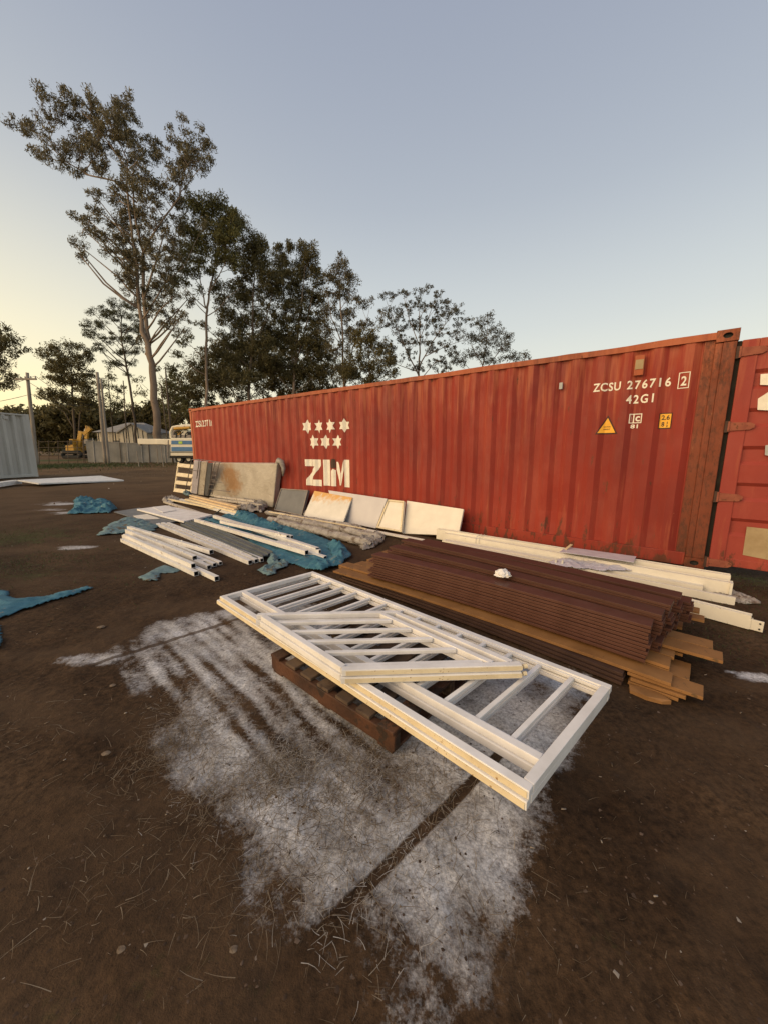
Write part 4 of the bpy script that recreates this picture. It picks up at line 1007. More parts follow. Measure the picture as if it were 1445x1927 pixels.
cr = q1[1]; pts = [cr + DV * .10 - n1 * .08, cr - n1 * .06 + Vector((0, 0, .06)), cr - DV * .06 - n1 * .08 + Vector((0, 0, .03)), cr - DV * .10 - n1 * .10 - Vector((0, 0, .12)), cr - DV * .07 - n1 * .1 - Vector((0, 0, .3))]
MB().tube(pts, [.05, .075, .07, .05, .02], 9).build('plastic_bunch', M['plastic'], t1, smooth=True)
def leanframe(q, n_, w, d_, mat, t):
    for i in range(4):
        a, b_ = q[i], q[(i + 1) % 4]; cen = sum(q, Vector()) / 4; dd_ = (b_ - a).normalized(); inn = n_.cross(dd_)
        if inn.dot(cen - a) < 0: inn = -inn
        e = w if i % 2 else 0
        MB().beam(a + inn * w / 2 + n_ * d_ + dd_ * e, b_ + inn * w / 2 + n_ * d_ - dd_ * e, w, d_ - .001, up=tuple(n_)).build('frame_edge', M[mat], t, bevel=.001)
ob = leanbase(*r2(850, 470))
t2, q2, n2 = leaner('framed_sheet', [r2(722, 312), r2(882, 322), r2(845, 472), r2(682, 440)], ob, .07, .75, .05, 'panel_grey', 'dark grey framed panel leaning between the wrapped board and white panels', 'panel')
leanframe(q2, n2, .02, .015, 'steel', t2)
m, nt, b = newmat('stained_white'); g = NT(nt); v = g.coord()
t3, q3, n3 = leaner('sheet_panel', [r2(918, 325), r2(1140, 365), r2(1080, 530), r2(850, 485)], leanbase(*r2(1080, 535)), .10, .8, .03, 'cream_paint', 'white panel with an orange stained top edge leaning on the container', 'panel', build=False)
topz = q3[0].z - t3.location[2]; sx_ = g.n('ShaderNodeSeparateXYZ'); g.l(v, sx_.inputs[0])
k = g.ramp(g.math('ADD', g.math('DIVIDE', g.math('SUBTRACT', topz, sx_.outputs[2]), .30), g.math('MULTIPLY', g.math('SUBTRACT', g.noise(v, 9, 4), .5), 1.3)), [(.25, 1.), (.6, 0.)])
c1 = g.mix(k, g.ramp(g.noise(v, 4, 4), [(.3, (.60, .57, .50)), (.7, (.74, .71, .64))]), (.62, .36, .12)); g.l(c1, b.inputs['Base Color']); b.inputs['Roughness'].default_value = .5; M['stained_white'] = m
bk = [p_ - n3 * .03 for p_ in q3]; MB().hexa([bk[3], bk[2], q3[2], q3[3], bk[0], bk[1], q3[1], q3[0]]).build('sheet', M['stained_white'], t3, bevel=.003)
t4, q4, n4 = leaner('sheet_panel', [r2(1000, 322), r2(1345, 372), r2(1278, 548), r2(1045, 500)], leanbase(*r2(1278, 552)), .16, .85, .03, 'panel_pale', 'pale grey white panel overlapping the stained panel', 'panel')
t5, q5, n5 = leaner('sheet_panel', [r2(1352, 378), r2(1448, 388), r2(1432, 572), r2(1285, 545)], leanbase(*r2(1400, 575)), .08, .8, .035, 'cream_paint', 'narrow cream framed panel standing between two wider white panels', 'panel')
leanframe(q5, n5, .03, .02, 'white_worn', t5)
t6, q6, n6 = leaner('sheet_panel', [(765, 942), (872, 958), (862, 1008), (757, 1004)], leanbase(815, 1012), .06, .62, .04, 'cream_paint', 'plain cream panel at the right end of the leaning row', 'panel')
# white slatted rack at the far end
ob0 = leanbase(*r2(90, 330)); zt0 = 1.05
def L0(x, y): return onlean(*r2(x, y), ob0, ob0 - .30, zt0)
t = thing('slatted_rack', 'white slatted rack leaning near the far end of the container', 'rack', at(*r2(140, 335), 0)); nn = L0(100, 200)[1]
for (a, b_) in (((112, 155), (88, 325)), ((208, 162), (185, 335))):
    MB().beam(L0(*a)[0], L0(*b_)[0], .07, .05, up=tuple(nn)).build('upright', M['white_worn'], t, bevel=.003)
for k, (y0_, y1_) in enumerate(((160, 168), (215, 225), (262, 270), (308, 318))):
    a, b_ = L0(112 - k * 7, y0_ + 12)[0], L0(206 - k * 7, y1_ + 14)[0]
    MB().beam(a + nn * .012, b_ + nn * .012, .14, .035, up=tuple((nn + Vector((0, 0, .5))).normalized())).build('slat', M['white_worn'], t, bevel=.006)
# narrow boards on edge between rack and wrapped board
obn = leanbase(*r2(230, 345))
leaner('narrow_board', [r2(205, 148), r2(243, 150), r2(222, 345), r2(188, 338)], obn + .25, .66, 1.25, .04, 'panel_lilac', 'narrow lilac grey board leaning beside the slatted rack', 'board')
leaner('narrow_board', [r2(246, 152), r2(284, 156), r2(262, 352), r2(224, 346)], obn + .22, .64, 1.25, .04, 'cladding_white', 'narrow grimy white board with creases leaning left of the ladder rack', 'board')
leaner('narrow_board', [r2(288, 162), r2(312, 162), r2(290, 356), r2(264, 352)], obn + .2, .62, 1.2, .03, 'panel_grey', 'narrow dark board just left of the wrapped board', 'board')
def rods(name, segs, offb, offt, zt, rad, mat, label, cat, names):
    c_ = at(*r2(*segs[0][1]), 0); t = thing(name, label, cat, c_)
    for (a, b_), nm in zip(segs, names):
        pa_, n_ = onlean(*r2(*a), offb, offt, zt); pb_, _ = onlean(*r2(*b_), offb, offt, zt)
        MB().tube([pa_ + n_ * .03, pb_ + n_ * .03], rad, 6).build(nm, M[mat], t)
    return t
rods('wire_rack', [((198, 138), (158, 335)), ((243, 138), (228, 250)), ((198, 138), (243, 138)), ((186, 200), (236, 205))], obn + .40, .80, 1.3, .012, 'steel', 'thin grey steel frame leaning over the slatted rack', 'metal frame', ['upright', 'upright', 'cross_bar', 'cross_bar'])
seg = [((338, 152), (290, 345)), ((362, 156), (318, 345))] + [((332 - i * 6.7, 176 + i * 27), (356 - i * 6.3, 180 + i * 27)) for i in range(6)] + [((318, 270), (378, 272)), ((305, 312), (425, 328)), ((243, 138), (372, 154))]
rods('ladder_rack', seg, obn + .34, .72, 1.3, .010, 'steel', 'narrow rusty wire ladder leaning on the stained wrapped board', 'ladder', ['rail', 'rail'] + ['rung'] * 6 + ['rod'] * 3)

# ------------------------------------------------------------------ white beams by the container
z4 = lambda x, y: (1100 + x * .23875, 1020 + y * .23875)
z5 = lambda x, y: (620 + x * .3322, 980 + y * .3322)
GW = 'cream painted steel beams along the container'
def cbeam(L, R, z, w, h, label, mat='cream_paint', grooves=True, zr=None):
    a, b_ = at(*L, z), at(*R, zr or z); t = thing('cream_beam', label, 'beam', (a + b_) / 2 - Vector((0, 0, h)), GW)
    MB().beam(a, b_, w, h, seg=6, hollow=.005, m_in=1).build('web', [M[mat], M['tube_dark']], t, bevel=.0015)
    if grooves:
        d = (b_ - a).normalized(); s_ = d.cross(Vector((0, 0, 1)))
        for k in (-1, 1): MB().beam(a + s_ * k * (w / 2 - .008) + Vector((0, 0, .006)), b_ + s_ * k * (w / 2 - .008) + Vector((0, 0, .006)), .014, .0055).build('lip', M[mat], t, bevel=.001)
    return t, a, b_
cbeam(z5(650, 108), z4(930, 340), .075, .15, .07, 'low cream beam under the lilac plastic, nearest the brown boards')
tA, a, b_ = cbeam(z5(650, 68), z4(1170, 322), .135, .085, .13, 'front cream beam of the tied pair along the container', )
cbeam(z5(612, 45), z4(1150, 262), .165, .075, .16, 'back cream beam of the tied pair, against the container')
MB().box(b_ + Vector((-.02, .0, -.06)), .02, .11, .13, PHI - math.pi).build('end_plate', M['cream_paint'], tA, bevel=.002)
for f_ in (.17, .60):
    c_ = a.lerp(b_, f_); d = (b_ - a).normalized(); s_ = d.cross(Vector((0, 0, 1)));
    if s_.dot(NV) > 0: s_ = -s_
    loop = [c_ - s_ * .052 - Vector((0, 0, .13)), c_ - s_ * .052 + Vector((0, 0, .012)), c_ + s_ * .03 + Vector((0, 0, .04)), c_ + s_ * .13 + Vector((0, 0, .042))]
    for dx in (0, .05): MB().tube([p_ + d * dx for p_ in loop], .004, 5).build('rope', M['mark_white'], loc=c_, label='white string looped round the tied beams ' + ('near their far end' if f_ < .3 else 'towards the right end') + (', right strand' if dx else ', left strand'), cat='string', group='strings round the beam pair')
cbeam(z5(700, 128), z4(1190, 438), .085, .035, .075, 'thin cream fascia beam running close behind the brown boards', grooves=False, zr=.075)
cbeam(z4(300, 330), z4(1322, 612), .075, .055, .065, 'front cream beam of the low pair at the right end of the boards', zr=.085)
tB, a, b_ = cbeam(z4(280, 320), z4(1318, 580), .12, .06, .11, 'back cream beam of the low pair at the right', zr=.115)
_d = (b_ - a); e = at(*z4(1338, 655), .05); MB().box(e, .10, .012, .085, math.atan2(_d.y, _d.x)).build('end_bracket', M['cream_paint'], tB, bevel=.002)
_d.normalize(); _n = Vector((_d.y, -_d.x, 0)); _n = _n if _n.dot(-e) > 0 else -_n
for k in (-1, 1): MB().tube([e + _d * .03 + Vector((0, 0, k * .022)) + _n * .004, e + _d * .03 + Vector((0, 0, k * .022)) + _n * .010], .007, 8).build('bolt', M['tube_dark'], tB)
plank(z4(700, 470), z4(945, 480), .07, .06, .05, .045, 'cream_paint', 'cream_offcut', 'short cream offcut with a bolt hole between fascia and low beams', 'offcut')
plank(z5(205, 48), z5(530, 108), .06, .05, .10, .02, 'cream_paint', 'cream_plank', 'flat cream plank ending behind the brown board stack', 'plank')
heap('plastic_film', [z5(*q) for q in ((1230, 235), (1330, 205), (1445, 215), (1600, 250), (1720, 262), (1715, 285), (1600, 290), (1440, 275), (1300, 262))], .04, 61, M['panel_lilac'], 'lilac white plastic bag stretched over the low cream beam', 'plastic film', fold=5, res=.012, z0=.085)
p_ = [onwall(1060, 1040, .12), onwall(1075, 1030, .10), onwall(1196, 1048, .10), onwall(1190, 1056, .12)]
slab([(1052, 1038), (1066, 1029), (1197, 1047), (1192, 1058)], .19, .006, 'panel_lilac', 'lilac_sheet', 'thin lilac sheet on the beams against the container wall', 'sheet')
plank((1064, 1033), (1075, 1024), .20, .24, .03, .012, 'wood_new', 'wood_scrap', 'scrap of brown card standing behind the beams', 'scrap')
c_ = at(*z5(1300, 238), .10); t = thing('beam_bracket', 'small white bracket clipped on the fascia beam beside the lilac plastic', 'bracket', c_ - Vector((0, 0, .03)))
for dx in (-.03, .03): MB().box(c_ + Vector((dx, -dx * .6, .012)), .02, .03, .05, -.7).build('lug', M['cream_paint'], t)
MB().box(c_ + Vector((0, 0, -.005)), .09, .03, .012, -.7).build('base_plate', M['cream_paint'], t)

# ------------------------------------------------------------------ loose bits on the dirt
rl = random.Random(5)
M['stone'] = simple('dull_stone', (.12, .085, .06), (.22, .17, .12), .9, 30, bump=.6)
for i, (q, s_, lab) in enumerate([((440, 1788), .022, 'flat pale stone in the dirt at the lower left'), ((228, 1788), .022, 'pale round stone at the lower left'), ((590, 905 + 30), .03, ''), ((205, 919), .05, 'small white lump on the dirt near the white lattice'), ((200, 1418), .035, 'flat brown stone left of the straw'), ((190, 1180), .05, 'pale chip of bark left of the overspray'), ((212, 1290), .03, 'dull stone at the left edge of the overspray'), ((950, 1095), .0, '')]):
    if not lab or s_ == 0: continue
    c_ = at(*q, 0); bm = bmesh.new(); bmesh.ops.create_icosphere(bm, subdivisions=2, radius=s_)
    for v_ in bm.verts: v_.co *= 1 + .35 * mnoise.noise(v_.co / s_ * 1.1 + Vector((i, 0, 0))); v_.co.z *= .35
    me = bpy.data.meshes.new('stone'); bm.to_mesh(me); bm.free(); me.materials.append(M['mark_white'] if i == 3 else M['stone'])
    o = bpy.data.objects.new('stone', me); COL.objects.link(o); o.location = (c_.x, c_.y, s_ * .02); o.scale = (.55, .42, .40); setp(o, lab, 'stone')
# straw, twigs: one mass of thin dry stems
def stems(name, spots, n, lmin, lmax, w, lift, mat, seed, up=0., label=None, cat=None):
    R = np.random.default_rng(seed); Vs, Fs = [], []; c0 = 0
    tot = sum(s_[3] for s_ in spots)
    for (cx, cy, r_, wt_) in spots:
        k = int(n * wt_ / tot); px_ = R.normal(0, r_, k) + cx; py_ = R.normal(0, r_, k) + cy
        ok = py_ > .35; px_, py_ = px_[ok], py_[ok]; k = len(px_)
        if k == 0: continue
        L = R.uniform(lmin, lmax, k) * R.uniform(.5, 1, k); th = R.uniform(0, 2 * np.pi, k); bend = R.normal(0, .22, k)
        el = np.abs(R.normal(0, .18, k)) + up * R.uniform(.4, 1., k)
        z = ground_h(px_, py_) + R.uniform(.0, lift, k); pts = []
        for j in range(4):
            t = j / 3; a = th + bend * t; pts.append(np.stack([px_ + np.cos(a) * np.cos(el) * L * t, py_ + np.sin(a) * np.cos(el) * L * t, z + np.sin(el) * L * t * (1 - .45 * t)], 1))
        ww = w * R.uniform(.6, 1.4, k)
        for j in range(4):
            wd = ww * (1 - .7 * j / 3); sdv = np.stack([-np.sin(th) * wd, np.cos(th) * wd, np.zeros(k)], 1)
            Vs += [pts[j] - sdv, pts[j] + sdv]
        # 8 arrays of k rows -> index j*2+s
        base_ = c0 + np.arange(k)
        for j in range(3):
            Fs.append(np.stack([base_ + (2 * j) * k, base_ + (2 * j + 1) * k, base_ + (2 * j + 3) * k, base_ + (2 * j + 2) * k], 1))
        c0 += 8 * k
    return npmesh(name, np.concatenate(Vs), np.concatenate(Fs), mat, kind='stuff', label=label, cat=cat)
def sp_(x, y, r, w): c_ = at(x, y, 0); return (c_.x, c_.y, r, w)
stems('dead_grass', [sp_(350, 1380, .09, 3), sp_(520, 1455, .08, 3), sp_(430, 1480, .10, 2), sp_(700, 1400, .12, 2), sp_(640, 1470, .15, 3), sp_(800, 1460, .12, 1.5), sp_(560, 1560, .15, 1.6), sp_(300, 1420, .12, 2), sp_(460, 1640, .12, 1), sp_(740, 1560, .2, 2), sp_(250, 1600, .15, .8), sp_(60, 1380, .2, .6), sp_(360, 1330, .15, 1.2), sp_(600, 1330, .15, 1)], 4600, .03, .12, .0009, .012, M['grass_dry'], 3, label='tangled dry straw scattered over the whitened dirt', cat='straw')
stems('dead_grass', [sp_(430, 1440, .12, 2), sp_(540, 1440, .09, 3), sp_(620, 1420, .12, 2), sp_(700, 1430, .12, 2.5), sp_(760, 1500, .15, 2), sp_(600, 1540, .15, 2), sp_(700, 1600, .12, 1), sp_(640, 1680, .1, .7), sp_(820, 1600, .15, .8), sp_(380, 1290, .15, .8)], 2600, .02, .09, .0009, .014, M['straw_pale'], 5, label='straw dusted white with overspray around the pallet', cat='straw')
stems('dead_grass', [sp_(722, 1600, .8, 3), sp_(300, 1300, .8, 1), sp_(1200, 1500, .6, .8), sp_(100, 1700, .35, 1), sp_(1100, 1800, .3, .8), sp_(700, 1850, .3, 1), sp_(900, 1750, .15, .6)], 1000, .02, .06, .0007, .004, M['grass_dry'], 4, label='loose dry stems strewn thinly over the dirt', cat='straw')
stems('grass', [sp_(1405, 1095, .25, 3), sp_(1430, 1130, .25, 2), sp_(1340, 1200, .2, 1), sp_(1420, 1180, .2, 1.2)], 1600, .02, .07, .0016, .004, M['grass_green'], 6, up=1.0, label='short green grass by the open container door', cat='grass')
stems('grass', [sp_(30, 1010, .55, 3), sp_(60, 1060, .4, 2), sp_(150, 1100, .5, .5), sp_(100, 975, .8, .6)], 3500, .02, .08, .0025, .004, M['grass_green'], 7, up=.9, label='trampled low green grass at the left edge', cat='grass')
stems('grass', [(far(115, 870, 32).x, 30, 2.2, 2), (far(160, 868, 36).x, 34, 2.5, 1), (far(200, 868, 36).x, 33, 4, .6), (far(300, 868, 36).x, 33, 3, .6)], 6000, .1, .45, .02, .02, M['grass_green'], 8, up=1.0, label='long green grass in front of the chain link fence', cat='grass')
stems('grass', [(-10, 26, 5, 2), (-14, 32, 6, 2)], 2600, .06, .22, .012, .02, M['grass_dry'], 9, up=1.0, label='dry tufts over the open ground towards the fence', cat='grass')
# clods and grit
def clods(n, seed, lo, hi):
    R = np.random.default_rng(seed); ico = [(.1, 0, .6), (1.1, 0, .2), (.28, .85, .3), (-.72, .53, .3), (-.72, -.53, .3), (.28, -.85, .3)]
    Vs, Fs = [], []
    u = R.uniform(0, 1, n); yy = .4 + 5.2 * u ** 1.6; xx = R.uniform(-1, 1, n) * (.5 + yy * 1.05); s_ = R.uniform(lo, hi, n) * (R.uniform(0, 1, n) ** 2 + .3) * (1 + yy * .12)
    zz = ground_h(xx, yy)
    for j, p_ in enumerate(ico):
        jit = R.uniform(.6, 1.3, n); Vs.append(np.stack([xx + p_[0] * s_ * jit, yy + p_[1] * s_ * jit, zz - s_ * .25 + p_[2] * s_ * .8 * jit], 1))
    for j in range(5): Fs.append(np.stack([np.arange(n), (1 + j) * n + np.arange(n), (1 + (j + 1) % 5) * n + np.arange(n)], 1))
    return npmesh('gravel', np.concatenate(Vs), np.concatenate(Fs), M['clod'], kind='stuff', label='small dark clods and grit strewn over the yard', cat='gravel')
m, nt, b = newmat('clod'); g = NT(nt); gi = g.n('ShaderNodeNewGeometry')
g.l(g.ramp(gi.outputs['Random Per Island'], [(.2, (.045, .028, .018)), (.8, (.10, .066, .045)), (.96, (.13, .09, .065)), (1., (.3, .27, .23))]), b.inputs['Base Color']); b.inputs['Roughness'].default_value = .95; M['clod'] = m
clods(7000, 12, .002, .007)

# chips of bark and paint flakes lying about
R = np.random.default_rng(91); n = 170; yy = .9 + 5 * R.uniform(0, 1, n) ** 1.4; xx = R.uniform(-1, 1, n) * (.4 + yy); L = R.uniform(.002, .009, n) * (1 + yy * .3) * R.uniform(.5, 1.3, n); W2_ = R.uniform(.001, .003, n) * (1 + yy * .2); th = R.normal(.4, .9, n)
zz = ground_h(xx, yy) + .004; ca, sa = np.cos(th), np.sin(th); Vs = []
for hz in (0., .002):
    for a_, b_ in ((-1, -.6), (.8, -1), (1, .5), (-.7, 1)): Vs.append(np.stack([xx + a_ * L * ca - b_ * W2_ * sa, yy + a_ * L * sa + b_ * W2_ * ca, zz + hz + .001 * a_], 1))
Fs = [np.stack([i_ * n + np.arange(n) for i_ in f_], 1) for f_ in ((4, 5, 6, 7), (0, 1, 5, 4), (1, 2, 6, 5), (2, 3, 7, 6), (3, 0, 4, 7))]
M['chip'] = leafmat('bark_chip', (.10, .07, .045), (.22, .17, .12), (.50, .46, .42))
npmesh('litter', np.concatenate(Vs), np.concatenate(Fs), M['chip'], kind='stuff', label='small bark slivers and paint flakes scattered over the dirt', cat='litter')
# ------------------------------------------------------------------ trees
def tri_leaves(cent, rad, per, ll, lw, R, flat=1.0, droop=0.):
    """cent (N,3), rad (N,) -> triangles scattered in each clump"""
    N = len(cent); K = N * per
    c = np.repeat(cent, per, 0); r = np.repeat(rad, per)
    d = R.normal(0, 1, (K, 3)); d /= np.linalg.norm(d, axis=1, keepdims=True) + 1e-9
    q = R.uniform(0, 1, K) ** .45; p = c + d * (r * q)[:, None] * np.array([1, 1, flat])
    a = R.normal(0, 1, (K, 3)); a[:, 2] -= droop; a /= np.linalg.norm(a, axis=1, keepdims=True)
    b = np.cross(a, R.normal(0, 1, (K, 3))); b /= np.linalg.norm(b, axis=1, keepdims=True) + 1e-9
    s = R.uniform(.6, 1.3, K)[:, None]
    V = np.empty((K * 3, 3)); V[0::3] = p - a * ll * s * .5 + b * lw * s * .5; V[1::3] = p - a * ll * s * .4 - b * lw * s * .5; V[2::3] = p + a * ll * s * .6
    return V
def tree(name, label, Y, trunks, blobs, leaf='leaf_gum', bark='bark_pale', dens=2, per=40, rc=(.45, .95), ll=.34, lw=.13, seed=1, flat=.8, droop=.6, group='trees behind the container', cat='tree', depth=.8, limb_r=.10, twigs=.6):
    R = np.random.default_rng(seed); rr = random.Random(seed); S = Y / F_PX
    tp = []
    mb = MB()
    for path in trunks:                       # (px, py, radius m)
        pts = []
        for i, (x, y, r_) in enumerate(path):
            p_ = far(x, y, Y); dyy = rr.uniform(-.4, .4) if i else 0; pts.append((Vector((p_.x, p_.y + dyy, p_.z if not (i == 0 and y > 846) else -.2)), r_))
        fine = []
        for (a, ra), (b, rb_) in zip(pts[:-1], pts[1:]):
            for k in range(4):
                t = k / 4; j = Vector((rr.uniform(-1, 1), rr.uniform(-1, 1), 0)) * ra * .25; fine.append((a.lerp(b, t) + j, ra + (rb_ - ra) * t))
        fine.append(pts[-1]); mb.tube([q for q, _ in fine], [max(r_ * .52, .03) for _, r_ in fine], 9); tp += fine
    base = Vector(tp[0][0]); base.z = 0
    cents, rads = [], []
    for bl in blobs:
        x, y, rx = bl[0], bl[1], bl[2]; ry = bl[3] if len(bl) > 3 else rx; dn = bl[4] if len(bl) > 4 else 1.
        W, Hh = rx * S, ry * S; c = far(x, y, Y); D = min(W, Hh) * depth + .3
        c.y += rr.uniform(-1, 1) * D * .8
        n = max(3, int(dens * dn * math.pi * W * Hh))
        d = R.normal(0, 1, (n, 3)); d /= np.linalg.norm(d, axis=1, keepdims=True); q = R.uniform(0, 1, n) ** .38
        cc = np.array(c) + d * q[:, None] * np.array([W, D, Hh]); cents.append(cc); rads.append(R.uniform(rc[0], rc[1], n))
        # limb: from the nearest fitting trunk point below to the blob
        def cost(t_):
            dh = math.hypot(t_[0].x - c.x, t_[0].y - c.y); want = c.z - .9 * dh - .5
            return dh + abs(t_[0].z - want) * 1.1 + (3 if t_[0].z > c.z else 0)
        best = min(tp, key=cost)
        a, ra = best; e = Vector(c); mid = a.lerp(e, .5) + Vector((rr.uniform(-.1, .1), rr.uniform(-.1, .1), rr.uniform(-.10, .06))) * (e - a).length
        r0 = min(ra * .4, .62 * limb_r * (.6 + .12 * (e - a).length)); pts = [a, a.lerp(mid, .5) + Vector((0, 0, -.02 * (e - a).length)), mid, mid.lerp(e, .5), e]
        mb.tube(pts, [r0, r0 * .85, r0 * .7, r0 * .5, r0 * .3], 6)
        lim = pts[1:]
        for k in range(int(n * twigs)):
            t = Vector(cc[rr.randrange(n)]); s_ = min(lim, key=lambda u: (u - t).length + rr.uniform(0, 1)); m_ = s_.lerp(t, .5) + Vector((rr.uniform(-.15, .15), rr.uniform(-.15, .15), rr.uniform(-.25, .05))) * (t - s_).length * .6
            mb.tube([s_, m_, t], [r0 * .34 + .012, r0 * .22 + .010, .010], 4, cap=False)
    t = thing(name, label, cat, base, group)
    mb.build('trunk', M[bark], t, smooth=True)
    V = tri_leaves(np.concatenate(cents), np.concatenate(rads), per, ll, lw, R, flat, droop)
    npmesh('crown', V, np.arange(len(V)).reshape(-1, 3), M[leaf], t)
    return t
# the tall gum that leans to the left
tree('gum_tree', 'tallest gum tree with forked pale trunk and crown leaning left', 52,
     [[(302, 850, 1.05), (296, 800, .92), (288, 700, .80), (280, 668, .74), (262, 580, .40), (256, 500, .34), (250, 430, .26), (243, 350, .20), (238, 300, .13), (215, 240, .07)],
      [(280, 668, .62), (276, 640, .50), (270, 560, .42), (266, 470, .33), (258, 420, .24), (255, 380, .18), (248, 330, .12)],
      [(268, 480, .28), (285, 450, .22), (310, 410, .18), (338, 370, .15), (345, 330, .10), (355, 290, .07)],
      [(256, 380, .22), (215, 340, .19), (170, 330, .16), (120, 300, .12), (80, 260, .08), (55, 240, .05)],
      [(240, 320, .16), (200, 260, .12), (160, 215, .08), (135, 190, .05)],
      [(272, 560, .26), (300, 480, .17), (310, 440, .10)], [(270, 600, .2), (310, 530, .14), (345, 500, .08)]],
     [(18, 222, 11, 12), (38, 235, 14, 9), (62, 240, 14), (85, 222, 17), (100, 195, 17), (122, 178, 10, 14), (140, 180, 14), (118, 215, 18), (160, 205, 22), (145, 240, 24), (180, 200, 16, 20), (200, 230, 25), (228, 205, 16, 20), (250, 215, 17, 22), (70, 280, 20, 12), (92, 300, 16, 9), (110, 275, 20), (125, 310, 18, 10), (150, 285, 24), (190, 275, 28),
      (225, 250, 26), (250, 255, 22), (280, 265, 17, 16), (272, 295, 20), (230, 300, 22), (195, 318, 18, 14), (150, 325, 14, 9), (287, 280, 12, 14),
      (330, 255, 16, 14), (352, 245, 14, 12), (375, 260, 17, 20), (390, 280, 10, 16), (340, 285, 26, 20), (365, 310, 24, 20), (335, 325, 20, 15), (385, 305, 10, 12), (345, 350, 26, 14),
      (290, 340, 20, 17), (250, 345, 22, 16), (280, 370, 24, 18), (215, 360, 26, 16), (185, 372, 14, 10), (320, 365, 18, 14), (235, 385, 22, 16), (190, 400, 18, 12),
      (140, 405, 13, 12), (165, 412, 17, 13), (150, 425, 12, 9), (215, 420, 26, 16), (190, 440, 14, 10), (160, 470, 10, 12), (145, 462, 9, 8), (155, 482, 8, 7),
      (215, 455, 18, 14), (235, 480, 24, 16), (205, 470, 12, 12), (290, 430, 26, 14), (300, 470, 22, 18), (325, 450, 18, 14), (250, 500, 30, 18), (295, 515, 24, 14), (235, 530, 18, 14), (265, 545, 26, 16),
      (315, 540, 22, 12), (330, 500, 16, 14), (245, 560, 14, 10), (335, 580, 14, 9, .6), (290, 570, 18, 10, .7), (345, 600, 22, 12, .7), (325, 622, 10, 6, .5), (265, 640, 8, 9, .9), (380, 420, 9, 9, .6), (235, 425, 24, 16), (262, 450, 22, 18), (240, 465, 24, 16), (275, 490, 24, 18), (300, 540, 22, 16), (312, 500, 18, 16), (285, 580, 24, 14), (312, 600, 18, 12), (330, 560, 18, 14), (250, 525, 22, 14), (348, 560, 14, 14), (328, 468, 18, 14), (255, 400, 26, 16), (290, 400, 26, 16), (320, 410, 20, 14), (270, 330, 20, 14), (300, 300, 10, 8, .6), (345, 620, 14, 10, .8)],
     dens=2.2, per=44, seed=3, leaf='leaf_gum', rc=(.35, .85), ll=.40, lw=.11, limb_r=.16, twigs=.9)
tree('gum_tree', 'slim gum tree with green domed crown right of the tallest gum', 56,
     [[(388, 850, .42), (388, 780, .38), (388, 680, .34), (387, 590, .30), (390, 560, .26), (400, 520, .18), (405, 470, .12), (402, 420, .08)], [(388, 580, .2), (378, 540, .14), (370, 480, .08)], [(389, 595, .13), (410, 580, .10), (432, 560, .07), (450, 540, .05)], [(392, 555, .16), (425, 500, .10), (440, 450, .06)]],
     [(350, 420, 20, 16), (370, 395, 24, 18), (400, 380, 26, 16), (425, 400, 22, 22), (440, 425, 17, 20), (395, 415, 32, 22), (360, 450, 24, 20), (405, 450, 30, 20), (435, 455, 22, 18), (375, 480, 22, 16), (340, 480, 14, 14), (415, 485, 28, 16), (360, 515, 18, 14), (385, 505, 18, 12, .8), (345, 540, 15, 12, .7), (330, 520, 10, 14, .7), (440, 490, 14, 16), (405, 520, 18, 10, .6), (372, 545, 12, 9, .5), (350, 640, 18, 11, .6), (335, 660, 12, 9, .6)],
     dens=3.2, per=54, seed=5, leaf='leaf_green', bark='bark_pale')
tree('casuarina_tree', 'broad dark tree just right of the slim green gum', 60,
     [[(470, 850, .5), (470, 740, .42), (475, 640, .34), (478, 560, .22), (480, 490, .10)], [(474, 660, .25), (500, 600, .16), (515, 540, .08)]],
     [(460, 430, 16, 14), (480, 455, 22, 20), (500, 480, 20, 20), (460, 480, 24, 26), (485, 510, 30, 24), (450, 530, 24, 24), (510, 530, 22, 22), (475, 560, 34, 24), (430, 560, 24, 20), (440, 600, 30, 18), (490, 600, 34, 22), (420, 590, 20, 16), (470, 640, 40, 22), (420, 640, 30, 18), (400, 670, 30, 18), (450, 680, 40, 22), (500, 660, 30, 22), (370, 690, 24, 16, .8), (400, 710, 34, 18), (460, 715, 40, 18), (380, 610, 12, 10, .7)],
     dens=3.2, per=50, seed=8, leaf='leaf_dark', bark='bark_dark', twigs=.3)
tree('casuarina_tree', 'dark tree with a ragged double top in the middle of the row', 64,
     [[(555, 850, .5), (552, 740, .42), (560, 640, .34), (570, 560, .22), (575, 490, .08)], [(555, 700, .28), (538, 600, .18), (532, 500, .07)], [(556, 690, .3), (580, 600, .2), (590, 540, .1)]],
     [(528, 475, 14, 14), (545, 466, 12, 10), (535, 500, 18, 18), (570, 465, 16, 12), (588, 478, 14, 16), (575, 500, 24, 20), (545, 530, 26, 20), (595, 520, 14, 18), (565, 550, 30, 22), (525, 550, 20, 20), (600, 555, 14, 16), (545, 590, 34, 24), (590, 600, 24, 22), (560, 640, 40, 24), (520, 630, 26, 22), (600, 650, 24, 22), (545, 690, 50, 24), (600, 700, 30, 20), (515, 690, 26, 20)],
     dens=3.6, per=56, seed=9, leaf='leaf_dark', bark='bark_pale', twigs=.4)
